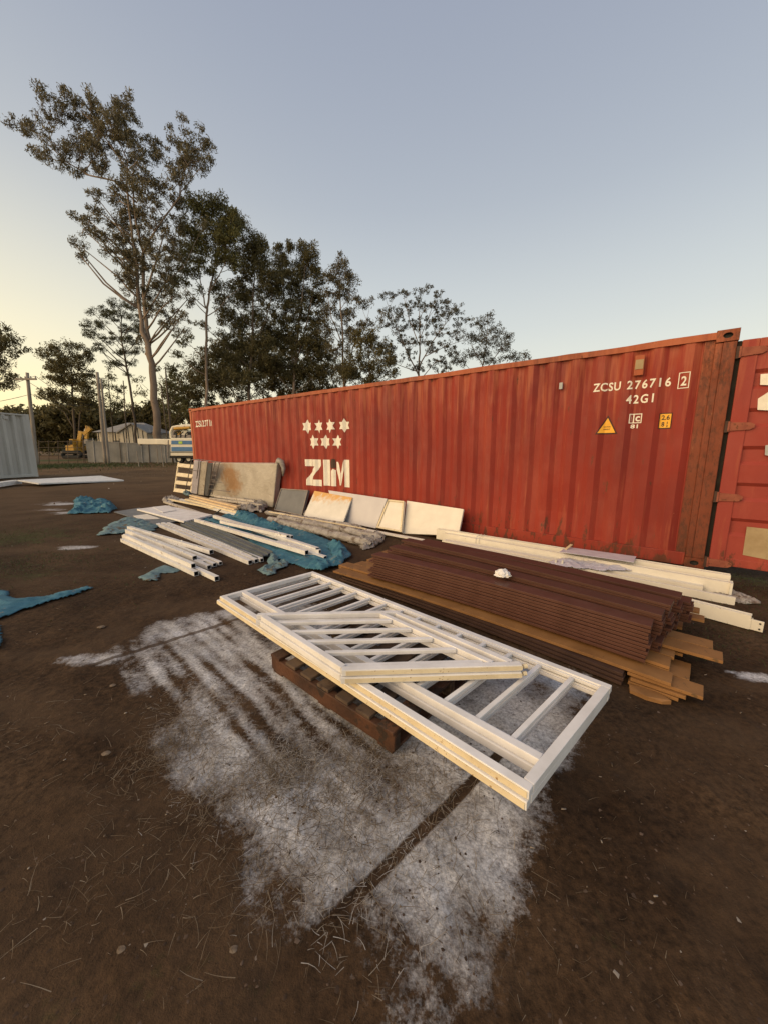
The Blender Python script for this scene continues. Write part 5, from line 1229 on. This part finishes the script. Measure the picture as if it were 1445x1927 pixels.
tree('gum_tree', 'narrow pointed gum rising between the dark trees and the open one', 62,
     [[(650, 850, .42), (648, 740, .36), (645, 640, .28), (640, 560, .18), (638, 500, .08)], [(648, 730, .22), (665, 650, .16), (690, 600, .08)], [(646, 650, .2), (625, 600, .12), (615, 550, .06)]],
     [(636, 480, 8, 9, .8), (632, 500, 14, 12), (655, 505, 12, 12), (620, 520, 12, 12), (645, 525, 20, 14), (665, 520, 10, 12, .8), (630, 550, 22, 16), (660, 555, 16, 14), (615, 580, 14, 14, .8), (648, 585, 22, 16), (680, 575, 14, 10, .7), (695, 568, 8, 8, .7), (620, 620, 18, 16), (655, 620, 20, 16, .8), (690, 605, 16, 12, .8), (715, 600, 12, 10, .6), (640, 660, 24, 16, .8), (675, 640, 16, 14, .8), (650, 700, 30, 18, .9)],
     dens=2.6, per=50, seed=13, leaf='leaf_gum', bark='bark_pale', twigs=.8)
tree('bushy_tree', 'low dark bushy tree beneath the narrow pointed gum', 58,
     [[(700, 850, .35), (698, 760, .3), (695, 690, .2), (694, 640, .08)]],
     [(675, 635, 14, 12), (700, 630, 17, 14), (720, 650, 15, 14), (690, 655, 24, 16), (735, 675, 10, 14), (715, 680, 24, 18), (670, 680, 22, 16), (740, 700, 12, 12), (700, 710, 34, 14), (655, 705, 20, 14)],
     dens=3.2, per=50, seed=14, leaf='leaf_dark', bark='bark_dark', twigs=.3)
tree('gum_tree', 'thin leafed spreading gum with open forked limbs against the sky', 66,
     [[(785, 850, .40), (787, 760, .36), (788, 700, .32), (790, 650, .22), (788, 600, .12), (790, 565, .05)], [(787, 705, .24), (765, 660, .16), (745, 610, .10), (728, 570, .05)], [(788, 690, .22), (815, 640, .15), (845, 600, .09), (862, 580, .04)], [(789, 650, .16), (770, 600, .10), (760, 560, .05)], [(789, 640, .15), (808, 590, .09), (820, 560, .04)], [(788, 700, .16), (760, 690, .10), (730, 680, .05)], [(800, 670, .14), (840, 650, .09), (872, 640, .04)]],
     [(725, 560, 12, 9), (745, 552, 14, 8), (770, 550, 16, 9), (800, 548, 16, 9), (822, 555, 14, 9), (845, 572, 15, 10), (862, 580, 12, 10), (735, 585, 17, 12), (765, 580, 20, 12), (800, 580, 22, 12), (835, 595, 20, 12), (865, 605, 14, 12), (728, 612, 14, 11), (752, 620, 18, 12), (790, 612, 20, 12), (825, 625, 20, 12), (858, 632, 17, 12), (735, 645, 16, 12), (770, 650, 18, 12), (812, 655, 20, 12), (850, 660, 20, 12), (740, 680, 18, 12), (790, 690, 24, 10), (840, 690, 24, 10), (880, 600, 9, 7, .6), (715, 585, 8, 6, .8), (750, 600, 15, 12), (778, 605, 15, 12), (812, 605, 15, 12), (755, 640, 14, 12), (800, 638, 14, 12), (835, 650, 14, 12), (822, 578, 12, 10), (782, 562, 14, 9), (850, 585, 12, 10), (765, 668, 16, 10), (820, 680, 18, 10)],
     dens=2.4, per=26, seed=17, leaf='leaf_sparse', bark='bark_pale', rc=(.25, .6), twigs=1.1, limb_r=.13)
tree('gum_tree', 'small gum at the right end of the tree row above the container', 70,
     [[(912, 850, .34), (910, 760, .3), (908, 690, .24), (915, 640, .12), (918, 605, .05)], [(909, 700, .18), (940, 660, .10), (955, 640, .05)], [(909, 690, .16), (885, 650, .08)]],
     [(915, 598, 14, 9), (900, 612, 14, 10), (930, 615, 12, 10), (885, 635, 14, 12), (912, 640, 20, 14), (948, 630, 16, 9), (960, 640, 10, 9), (940, 655, 20, 12), (895, 665, 22, 12), (925, 675, 24, 10), (965, 672, 18, 9), (990, 672, 12, 7), (870, 680, 18, 12)],
     dens=2.2, per=40, seed=19, leaf='leaf_sparse', bark='bark_pale', twigs=.9)
tree('pine_tree', 'pine with layered crown left of the tallest gum', 54,
     [[(258, 850, .34), (252, 800, .31), (243, 740, .28), (236, 690, .24), (232, 640, .18), (228, 600, .12), (226, 575, .06)]],
     [(222, 572, 18, 9), (245, 578, 12, 8), (195, 582, 17, 9), (180, 590, 10, 7), (225, 595, 30, 10), (262, 598, 13, 9), (165, 612, 13, 8), (190, 610, 18, 9), (235, 615, 28, 9), (265, 622, 12, 8), (170, 630, 14, 8), (205, 635, 24, 9), (245, 640, 24, 9), (190, 655, 17, 8), (225, 660, 24, 8), (258, 660, 14, 7), (215, 680, 18, 7), (245, 682, 14, 6), (235, 700, 14, 6, .6), (163, 625, 8, 6)],
     dens=4, per=56, seed=23, leaf='leaf_pine', bark='bark_dark', rc=(.35, .7), ll=.30, lw=.07, flat=.55, droop=0, twigs=.8, group='trees beyond the fence')
tree('bushy_tree', 'round dark tree left of the pine, above the yellow excavator', 60,
     [[(140, 850, .36), (138, 790, .32), (134, 740, .26), (130, 690, .14), (128, 660, .06)], [(142, 850, .2), (150, 780, .2), (160, 730, .1)]],
     [(110, 655, 15, 10), (132, 648, 14, 9), (90, 668, 12, 9), (115, 675, 22, 12), (145, 665, 20, 13), (158, 685, 12, 12), (100, 690, 18, 11), (135, 695, 24, 13), (165, 705, 15, 12), (110, 715, 20, 12), (145, 722, 28, 14), (95, 740, 18, 9), (80, 748, 10, 7), (175, 735, 18, 14), (120, 750, 30, 12), (165, 760, 30, 14)],
     dens=3.4, per=50, seed=27, leaf='leaf_dark', bark='bark_dark', twigs=.4, group='trees beyond the fence')
tree('bushy_tree', 'tree at the left edge of the picture with two foliage tiers', 48,
     [[(-25, 850, .35), (-22, 760, .30), (-15, 690, .2), (-8, 640, .08)], [(-20, 740, .14), (5, 715, .06)]],
     [(0, 622, 17, 10), (20, 640, 15, 11), (35, 658, 10, 7), (8, 650, 20, 12), (28, 670, 12, 6), (-5, 635, 14), (10, 705, 16, 9), (20, 718, 10, 9), (5, 728, 14, 9), (-25, 660, 30, 30), (-30, 710, 24, 24)],
     dens=3.2, per=48, seed=29, leaf='leaf_dark', bark='bark_dark', twigs=.4, group='trees beyond the fence')
tree('gum_tree', 'slight leafy sapling left of the long double poles', 62,
     [[(214, 850, .16), (213, 780, .14), (208, 730, .10), (204, 690, .05)], [(212, 780, .1), (225, 730, .05)]],
     [(205, 692, 12, 9, .7), (218, 705, 12, 10, .8), (200, 720, 14, 12), (222, 732, 14, 12), (208, 752, 20, 12), (230, 765, 17, 12), (195, 772, 14, 14)],
     dens=2, per=40, seed=31, leaf='leaf_green', bark='bark_dark', twigs=.8, group='trees beyond the fence')
tree('gum_tree', 'small leafy gum right beside the base of the tallest gum', 60,
     [[(322, 850, .2), (320, 780, .17), (316, 730, .12), (310, 690, .06)], [(320, 770, .12), (340, 720, .05)]],
     [(300, 700, 10, 9, .7), (315, 690, 14, 10), (335, 700, 13, 11), (322, 718, 20, 12), (345, 725, 12, 11), (312, 740, 14, 12), (335, 752, 20, 12), (262, 715, 12, 9, .7), (270, 740, 12, 12, .7), (320, 775, 26, 12), (345, 770, 14, 12)],
     dens=2, per=40, seed=33, leaf='leaf_green', bark='bark_dark', twigs=.8, group='trees beyond the fence')
# far wood and scrub that read as one mass
R = np.random.default_rng(77)
def mass(name, label, items, dens, per, rc, ll, lw, leaf, kind='stuff'):
    cs, rs = [], []
    for (x, y, rx, ry, Y) in items:
        S = Y / F_PX; c = far(x, y, Y); n = int(dens * math.pi * rx * ry * S * S); d = R.normal(0, 1, (n, 3)); d /= np.linalg.norm(d, axis=1, keepdims=True); q = R.uniform(0, 1, n) ** .4
        cc = np.array(c) + d * q[:, None] * np.array([rx * S, rx * S * .6, ry * S]); cc = cc[cc[:, 2] > .2]; cs.append(cc); rs.append(R.uniform(*rc, len(cc)))
    V = tri_leaves(np.concatenate(cs), np.concatenate(rs), per, ll, lw, R)
    return npmesh(name, V, np.arange(len(V)).reshape(-1, 3), M[leaf], kind=kind, label=label, cat='woodland')
mass('woodland', 'dark distant wood behind the fence, excavator and shed', [(x, 812 - 14 * math.sin(x * .05) - (10 if x > 60 else 0), 26, 34, 95) for x in range(-60, 340, 16)] + [(x, 790, 24, 22, 90) for x in range(60, 200, 18)] + [(x, 775, 22, 18, 88) for x in range(110, 190, 20)], .42, 46, (1.0, 2.0), 1.1, .5, 'leaf_dark')
mass('woodland', 'dense scrub filling the gaps behind the container roof', [(x, 735 - 26 * math.sin((x - 330) * .012), 26, 30, 74) for x in range(330, 760, 18)] + [(x, 780, 30, 50, 78) for x in range(340, 1000, 26)] + [(x, 700 + (x - 640) * .0, 18, 18, 76) for x in range(420, 700, 24)] + [(x, 655 + abs(x - 520) * .12, 22, 26, 76) for x in range(400, 640, 20)], .62, 50, (.7, 1.3), .6, .22, 'leaf_dark')
# hill on the horizon
hx = np.linspace(-700, 500, 90); prof = np.array([11 + 7 * math.sin(x * .006 + 1.0) + 3 * mnoise.noise(Vector((x * .03, 0, 0))) + 1.5 * mnoise.noise(Vector((x * .2, 3, 0))) for x in hx])
prof = prof + 14 * np.exp(-((hx + 330) / 110) ** 2)
V_, F_ = [], []
for i, x in enumerate(hx):
    for (yy, k) in ((330, 0), (350, .7), (380, 1.0), (430, 1.05), (560, .0)): V_.append((x, yy, prof[i] * k - .5 + (2. * mnoise.noise(Vector((x * .05, yy * .05, 0))) if k else 0)))
for i in range(len(hx) - 1):
    for j in range(4): F_.append((i * 5 + j, (i + 1) * 5 + j, (i + 1) * 5 + j + 1, i * 5 + j + 1))
M['hill'] = simple('wooded_hill', (.02, .024, .014), (.045, .048, .026), .95, .25, bump=1, bdist=2)
npmesh('hills', V_, F_, M['hill'], kind='structure', smooth=True)

# ------------------------------------------------------------------ poles, fence
def pole(x0, y0, x1, y1, Y, r0, r1_, label, cross=False, mat='pole_wood', group='timber poles beyond the yard'):
    a = far(x0, y0, Y); b_ = far(x1, y1, Y); a.z = -.2
    t = thing('power_pole' if cross else 'timber_pole', label, 'pole', Vector((a.x, a.y, 0)), group)
    pts = [a.lerp(b_, i / 8) + Vector((.05 * mnoise.noise(Vector((i * .7, x0, 0))), 0, 0)) for i in range(9)]
    MB().tube(pts, [.66 * (r0 + (r1_ - r0) * i / 8) for i in range(9)], 10).build('shaft', M[mat], t, smooth=True)
    if cross:
        c_ = b_ - Vector((0, 0, .5)); MB().beam(c_ - Vector((.9, .2, 0)), c_ + Vector((.9, -.2, 0)), .12, .14).build('cross_arm', M[mat], t)
        for k in (-.8, -.3, .3, .8): MB().tube([c_ + Vector((k, -.2 * k, 0)), c_ + Vector((k, -.2 * k, .2))], .05, 6).build('insulator', M['galv'], t)
    return t, b_
_, tp1 = pole(68, 868, 51, 701, 33, .28, .17, 'leaning power pole with a cross arm near the grey container', True)
pole(198, 866, 183, 700, 38, .26, .19, 'left of the two tall pale poles side by side')
pole(204, 866, 190, 712, 37.6, .20, .14, 'right and shorter of the two pale poles side by side')
pole(325, 862, 311, 690, 39, .14, .08, 'thin dark pole right of the tallest gum', mat='bark_dark')
pole(240, 862, 232, 716, 44, .13, .08, 'thin dark pole in front of the shed roof', mat='bark_dark')
pole(321, 870, 303, 722, 41, .12, .07, 'thin crooked pole beside the tallest gum trunk', mat='bark_dark')
for i, (dx, dz, y0) in enumerate(((-.8, .1, 0), (.8, .1, 0), (0, -1.4, 0))):
    p_ = tp1 + Vector((dx, -.2 * dx, dz - .4)); e_ = far(-160, 742 + i * 9, 46); f_ = far(190, 770 - i * 9, 70)
    pts = []
    for k in range(15): t = k / 14; q = e_.lerp(p_, t); q.z -= 1.0 * 4 * t * (1 - t) * .6; pts.append(q)
    for k in range(1, 15): t = k / 14; q = p_.lerp(f_, t); q.z -= 1.0 * 4 * t * (1 - t); pts.append(q)
    MB().tube(pts, .022, 4).build('power_line', M['tube_dark'], loc=pts[0], label=['left power line running through the cross arm', 'right power line running through the cross arm', 'lowest power line strung below the cross arm'][i], cat='power line', group='power lines on the leaning pole')
FY = 40.
t = thing('chain_link_fence', 'grey screened chain link fence across the far side of the yard', 'fence', far(240, 868, FY) * 1.0)
tl_ = (155, 828); tr_ = (338, 836)
for i, x in enumerate((158, 176, 197, 226, 240, 266, 280, 310, 322, 336)):
    b0 = far(x + 2, 868, FY); tp_ = far(x - 1.5, 823 + (x % 7), FY)
    MB().tube([Vector((b0.x, FY, -.1)), Vector((tp_.x, FY + .02, tp_.z))], .035, 7).build('post', M['galv' if i % 3 else 'bark_dark'], t)
a, b_ = far(160, 829, FY), far(336, 838, FY); MB().tube([a, b_], .02, 6).build('top_wire', M['galv'], t)
M['screen'] = simple('grey_screen_cloth', (.15, .15, .14), (.24, .235, .22), .85, .8, bump=.4, bdist=.05)
vv, ff = [], []
for i in range(61):
    q = a.lerp(b_, i / 60); w_ = .02 * math.sin(i * .9) + .03 * math.sin(i * .37)
    for z in (0.05, .5, 1.2, q.z - .03): vv.append(Vector((q.x, FY + .05 + w_ * (.5 + z * .3), z + .02 * math.sin(i * 1.7))))
for i in range(60):
    for j in range(3): ff.append((i * 4 + j, i * 4 + 4 + j, i * 4 + 5 + j, i * 4 + 1 + j))
npmesh('screen_cloth', [tuple(q) for q in vv], ff, M['screen'], parent=t)
t = thing('farm_gate', 'rusty pipe and mesh gate left of the screened fence', 'gate', far(115, 866, FY))
for x in (74, 92, 110, 128, 146, 157):
    b0 = far(x, 868, FY); tp_ = far(x - 1, 829, FY); MB().tube([Vector((b0.x, FY, 0)), Vector((tp_.x, FY, tp_.z))], .03, 6).build('upright', M['bark_dark'], t)
for y in (831, 842, 852, 862):
    MB().tube([far(74, y, FY), far(157, y, FY)], .022, 6).build('rail', M['bark_dark'], t)
for i, x in enumerate((238, 262, 298, 308)):
    b0 = at(x, 874 + (i % 2) * 4, 0); MB().tube([b0 - Vector((0, 0, .1)), b0 + Vector((.05 * (-1) ** i, 0, 1.1 + .2 * i))], .04, 7).build('stake', M['pole_wood'], loc=b0, label=['leftmost', 'second', 'third', 'rightmost'][i] + ' short timber stake standing before the screened fence', cat='stake', group='timber stakes before the fence')

# ------------------------------------------------------------------ shed behind the fence
SY = 66.
t = thing('shed', 'cream weatherboard house with grey gabled roof behind the fence', 'house', far(238, 862, SY))
M['house_wall'] = simple('cream_weatherboard', (.52, .46, .36), (.62, .56, .45), .7, 1.5); M['roof_grey'] = simple('grey_roof_sheet', (.24, .23, .22), (.33, .32, .30), .6, 1.2)
xl, xr = far(187, 850, SY).x, far(287, 850, SY).x; zt = far(240, 812, SY).z; zr_ = far(240, 796, SY).z; dpt = 7.
for i in range(11):
    z0 = zt * i / 11; z1 = zt * (i + 1) / 11; MB().hexa([(xl, SY - .02, z0), (xr, SY - .02, z0), (xr, SY + .2, z0), (xl, SY + .2, z0), (xl, SY + .03, z1), (xr, SY + .03, z1), (xr, SY + .2, z1), (xl, SY + .2, z1)]).build('wall_board', M['house_wall'], t)
MB().hexa([(xl, SY + .2, 0), (xr, SY + .2, 0), (xr, SY + dpt, 0), (xl, SY + dpt, 0), (xl, SY + .2, zt), (xr, SY + .2, zt), (xr, SY + dpt, zt), (xl, SY + dpt, zt)]).build('wall', M['house_wall'], t)
xm = far(232, 800, SY).x; e = .5
mb = MB(); A_, B_, C_, D_ = (xl - e, SY - e, zt - .1), (xr + e, SY - e, zt - .1), (xr + e, SY + dpt + e, zt - .1), (xl - e, SY + dpt + e, zt - .1)
r1a, r1b = (xl + 3.2, SY + dpt / 2, zr_ + .3), (xr - 3.2, SY + dpt / 2, zr_ + .3)
mb.quad(A_, B_, r1b, r1a); mb.quad(C_, D_, r1a, r1b); mb.tri(B_, C_, r1b); mb.tri(D_, A_, r1a); mb.build('roof', M['roof_grey'], t)
gx0, gx1 = far(236, 830, SY).x, far(286, 830, SY).x; gm = (gx0 + gx1) / 2; gz_ = far(262, 799, SY).z
mb = MB(); mb.tri((gx0, SY - 1.2, zt - .2), (gx1, SY - 1.2, zt - .2), (gm, SY - 1.2, gz_)); mb.hexa([(gx0, SY - 1.2, 0), (gx1, SY - 1.2, 0), (gx1, SY - .1, 0), (gx0, SY - .1, 0), (gx0, SY - 1.2, zt - .2), (gx1, SY - 1.2, zt - .2), (gx1, SY - .1, zt - .2), (gx0, SY - .1, zt - .2)]); mb.build('gable', M['house_wall'], t)
for sg, x in ((-1, gx0 - .4), (1, gx1 + .4)):
    MB().hexa([(x, SY - 1.6, zt - .4), (gm, SY - 1.6, gz_ - .02), (gm, SY + 3, gz_ - .02), (x, SY + 3, zt - .4), (x, SY - 1.6, zt - .22), (gm, SY - 1.6, gz_ + .16), (gm, SY + 3, gz_ + .16), (x, SY + 3, zt - .22)]).build('gable_roof', M['roof_grey'], t)
for k in range(5):
    x = gx0 + .7 + (gx1 - gx0 - 1.4) * k / 4; top = zt - .2 + (gz_ - zt) * (1 - abs(x - gm) / (gm - gx0)) ; MB().box((x, SY - 1.235, top / 2 + .2), .10, .05, max(top - .5, .5)).build('batten', M['tube_dark'], t)
for x in (xl + 1.3, xl + 3.4):
    f_ = MB().box((x, SY - .06, zt * .52), 1.0, .10, 1.3).build('window', M['tube_dark'], t)
    MB().box((x, SY - .125, zt * .52), .78, .02, 1.08).build('pane', M['panel_grey'], f_)
for k in range(4): MB().box((xl + .5 + k * 1.5, SY - .35, zt * .5), .12, .12, zt * .98).build('verandah_post', M['tube_dark'], t)

# ------------------------------------------------------------------ yellow excavator
M['yellow'] = simple('yellow_machine_paint', (.42, .22, .03), (.55, .31, .05), .5, 2, spots=(.08, .05, .03), spot_scale=5, spot_th=.56)
M['black_rub'] = simple('black_rubber', (.015, .015, .015), (.03, .03, .028), .8, 3)
EY = 52.; t = thing('excavator', 'yellow excavator with raised bent arm parked behind the gate', 'excavator', far(140, 862, EY))
def E(x, y, dy=0.): p_ = far(x, y, EY); p_.y += dy; return p_
for s_ in (0., 2.0):
    MB().tube([E(118, 856, s_), E(120, 860, s_), E(150, 860, s_), E(153, 856, s_), E(150, 851, s_), E(121, 851, s_), E(118, 856, s_)], .26, 8).build('track', M['black_rub'], t)
MB().hexa([E(123, 851, 0), E(140, 851, 0), E(140, 851, 2.4), E(123, 851, 2.4), E(123, 838, 0), E(138, 838, 0), E(138, 838, 2.4), E(123, 838, 2.4)]).build('body', M['yellow'], t, bevel=.08)
cb = MB().hexa([E(128, 838, .1), E(137, 838, .1), E(137, 838, 1.2), E(128, 838, 1.2), E(129, 826, .1), E(136, 826, .1), E(136, 826, 1.2), E(129, 826, 1.2)]).build('cab', M['yellow'], t, bevel=.05)
MB().hexa([E(129.4, 836.5, .04), E(135.8, 836.5, .04), E(135.8, 836.5, .08), E(129.4, 836.5, .08), E(130, 828, .04), E(135, 828, .04), E(135, 828, .08), E(130, 828, .08)]).build('cab_window', M['black_rub'], cb)
MB().beam(E(141, 843, 1), E(146, 812, 1), .45, .55, up=(1, 0, .2)).build('boom', M['yellow'], t, bevel=.04)
MB().beam(E(145, 814, 1), E(158, 802, 1), .40, .5, up=(0, 0, 1)).build('boom', M['yellow'], t, bevel=.04)
MB().beam(E(157, 801, 1), E(155, 826, 1), .32, .42, up=(1, 0, 0)).build('stick', M['yellow'], t, bevel=.04)
MB().tube([E(143, 826, 1), E(150, 806, 1)], .09, 7).build('ram', M['galv'], t)
MB().hexa([E(150, 834, .6), E(157, 836, .6), E(157, 836, 1.4), E(150, 834, 1.4), E(152, 826, .6), E(159, 826, .6), E(159, 826, 1.4), E(152, 826, 1.4)]).build('bucket', M['steel'], t, bevel=.04)

# ------------------------------------------------------------------ crane truck behind the container's far end
TY = 33.; t = thing('crane_truck', 'cream and blue truck mounted crane with level boom behind the container end', 'truck', far(345, 868, TY))
M['truck_cream'] = simple('cream_truck_paint', (.66, .60, .46), (.76, .70, .56), .45, 1.5, spots=(.3, .2, .1), spot_scale=5, spot_th=.68); M['truck_blue'] = simple('blue_stripe', (.06, .15, .30), (.09, .20, .36), .5, 2); M['sign_green'] = simple('green_yellow_sign', (.35, .55, .06), (.45, .62, .1), .5, 3)
def T(x, y, dy=0.): p_ = far(x, y, TY); p_.y += dy; return p_
def tbox(x0, y0, x1, y1, d0, d1): return MB().hexa([T(x0, y1, d0), T(x1, y1, d0), T(x1, y1, d1), T(x0, y1, d1), T(x0, y0, d0), T(x1, y0, d0), T(x1, y0, d1), T(x0, y0, d1)])
body = tbox(321, 824, 420, 858, 0, 2.3).build('body', M['truck_cream'], t, bevel=.06)
tbox(323, 829, 420, 836, -.03, 0).build('stripe', M['truck_blue'], body); tbox(323, 841, 420, 849, -.03, 0).build('stripe', M['truck_blue'], body)
tbox(337, 830.5, 344, 835, -.06, -.032).build('sign', M['sign_green'], body); tbox(321, 850, 420, 851.2, -.04, 0).build('tread_line', M['black_rub'], body)
tbox(318, 858, 420, 862, .1, 2.2).build('chassis', M['black_rub'], t)
for x in (334, 352, 400):
    for d0 in (.0, 1.9):
        w_ = MB().tube([T(x, 864, d0 + .3), T(x, 864, d0 + .65)], .36, 18).build('wheel', M['black_rub'], t); MB().tube([T(x, 864, d0 + .28), T(x, 864, d0 + .3)], .18, 14).build('rim', M['truck_cream'], w_)
MB().beam(T(254, 825, .6), T(330, 826, .6), .55, .50).build('boom', M['truck_cream'], t, bevel=.04)
MB().beam(T(290, 826.5, .6), T(326, 827.5, .6), .7, .44).build('boom_sleeve', M['truck_cream'], t, bevel=.04)
tbox(254, 832, 256.5, 838, .5, .8).build('hook_head', M['steel'], t)
MB().tube([T(313, 824, .8), T(312, 812, .8), T(316, 803, .8), T(326, 801, .8), T(338, 801.5, .8)], [.13, .13, .13, .12, .11], 9).build('knuckle_arm', M['truck_cream'], t)
MB().tube([T(318, 823, .6), T(321, 811, .6), T(335, 806, .6)], [.10, .10, .08], 8).build('ram', M['steel'], t)
MB().tube([T(333, 800, .9), T(352, 800, .9)], .15, 10).build('jib', M['truck_cream'], t)
tbox(333, 809, 345, 824, .7, 1.5).build('crane_column', M['truck_cream'], t, bevel=.04); tbox(322, 818, 356, 824, .3, 1.8).build('crane_base', M['steel'], t, bevel=.04)
tbox(347, 812, 360, 818, .5, 1.4).build('engine_deck', M['black_rub'], t, bevel=.03); tbox(326, 812, 331, 818, .6, 1.2).build('valve_block', M['yellow'], t, bevel=.03)
MB().tube([T(322, 806, .5), T(352, 804, .5)], .12, 8).build('ram', M['yellow'], t)
for i, x in enumerate((328, 336, 345)): MB().tube([T(x, 824, .3), T(x + 2, 816, .25), T(x + 6, 812, .3)], .05, 6).build('hose', M['black_rub'], t)
MB().tube([T(317, 828, 0), T(316, 862, 0)], .05, 7).build('outrigger', M['steel'], t)

# ------------------------------------------------------------------ grey container on the left
M['grey_box'] = simple('pale_grey_container_paint', (.40, .385, .35), (.52, .505, .46), .55, 1.2, stretch=(1, 1, .3), spots=(.20, .14, .09), spot_scale=5, spot_th=.68, bump=.2)
gb = at(73, 897, 0); gt = Vector((gb.x, gb.y, 0)); 
# face runs left and slightly towards us
gl = at(0, 901.5, 0); gd = (gl - gb).normalized(); gn = Vector((-gd.y, gd.x, 0)); 
if gn.dot(-gb) < 0: gn = -gn
GH = 0
rr_ = ray(58, 780); tt = (gb - CAMP).dot(gn) / rr_.dot(gn); GH = (CAMP + rr_ * tt).z
t = thing('shipping_container', 'pale grey corrugated shipping container cut off by the left edge', 'container', gb)
def GP_(s, o_, z): return gb + gd * s + gn * o_ + Vector((0, 0, z))
Lg = 6.06; k = 0; ss = [.16]; ww_ = []
prof_ = []
s = .16
while s < Lg - .2:
    prof_ += [(s, 0.), (s + .13, 0.), (s + .19, -.12), (s + .34, -.12)]; s += .43
mb = MB()
for (s0, o0), (s1, o1) in zip(prof_[:-1], prof_[1:]): mb.quad(GP_(s0, o0 - .01, .15), GP_(s1, o1 - .01, .15), GP_(s1, o1 - .01, GH - .08), GP_(s0, o0 - .01, GH - .08))
mb.build('side_wall', M['grey_box'], t)
def gbox(s0, s1, o0, o1, z0, z1): return MB().hexa([GP_(s0, o0, z0), GP_(s1, o0, z0), GP_(s1, o1, z0), GP_(s0, o1, z0), GP_(s0, o0, z1), GP_(s1, o0, z1), GP_(s1, o1, z1), GP_(s0, o1, z1)])
gbox(.0, .16, -.16, 0, 0, GH).build('corner_post', M['grey_box'], t, bevel=.01)
gbox(.16, Lg, -.1, .004, GH - .09, GH - .01).build('top_rail', M['grey_box'], t, bevel=.01); gbox(.16, Lg, -.1, .004, .02, .16).build('bottom_rail', M['grey_box'], t, bevel=.01)
gbox(.02, Lg, -2.4, -.1, GH - .05, GH - .03).build('roof', M['grey_box'], t); gbox(.02, .08, -2.4, -.16, .02, GH - .02).build('end_wall', M['grey_box'], t); gbox(.02, Lg, -2.42, -2.38, .02, GH - .04).build('side_wall', M['grey_box'], t)
gbox(Lg, Lg + .1, -2.42, 0, 0, GH).build('end_wall', M['grey_box'], t)
gbox(.9, 1.1, 0, .03, GH - .32, GH - .16).build('vent', M['grey_box'], t, bevel=.01)
# white lattice panel and a white beam on the ground before it
q = [at(*p_, z) for p_, z in (((36, 903), .22), ((188, 895), .22), ((232, 903.5), .03), ((75, 909), .14))]
t = thing('lattice_panel', 'white slatted panel lying low on the dirt by the grey container', 'panel', (q[0] + q[2]) / 2)
for i in range(4):
    a, b_ = q[i], q[(i + 1) % 4]; MB().beam(a, b_, .09, .05).build('frame_rail', M['white_tube'], t)
for k in range(1, 20):
    f_ = k / 20; a = q[0].lerp(q[1], f_); b_ = q[3].lerp(q[2], f_); MB().beam(a, b_, .16, .03).build('slat', M['white_tube'], t)
plank((-30, 911), (32, 903), .20, .20, .30, .16, 'white_tube', 'white_beam', 'short white box beam at the left edge before the grey container', 'beam')
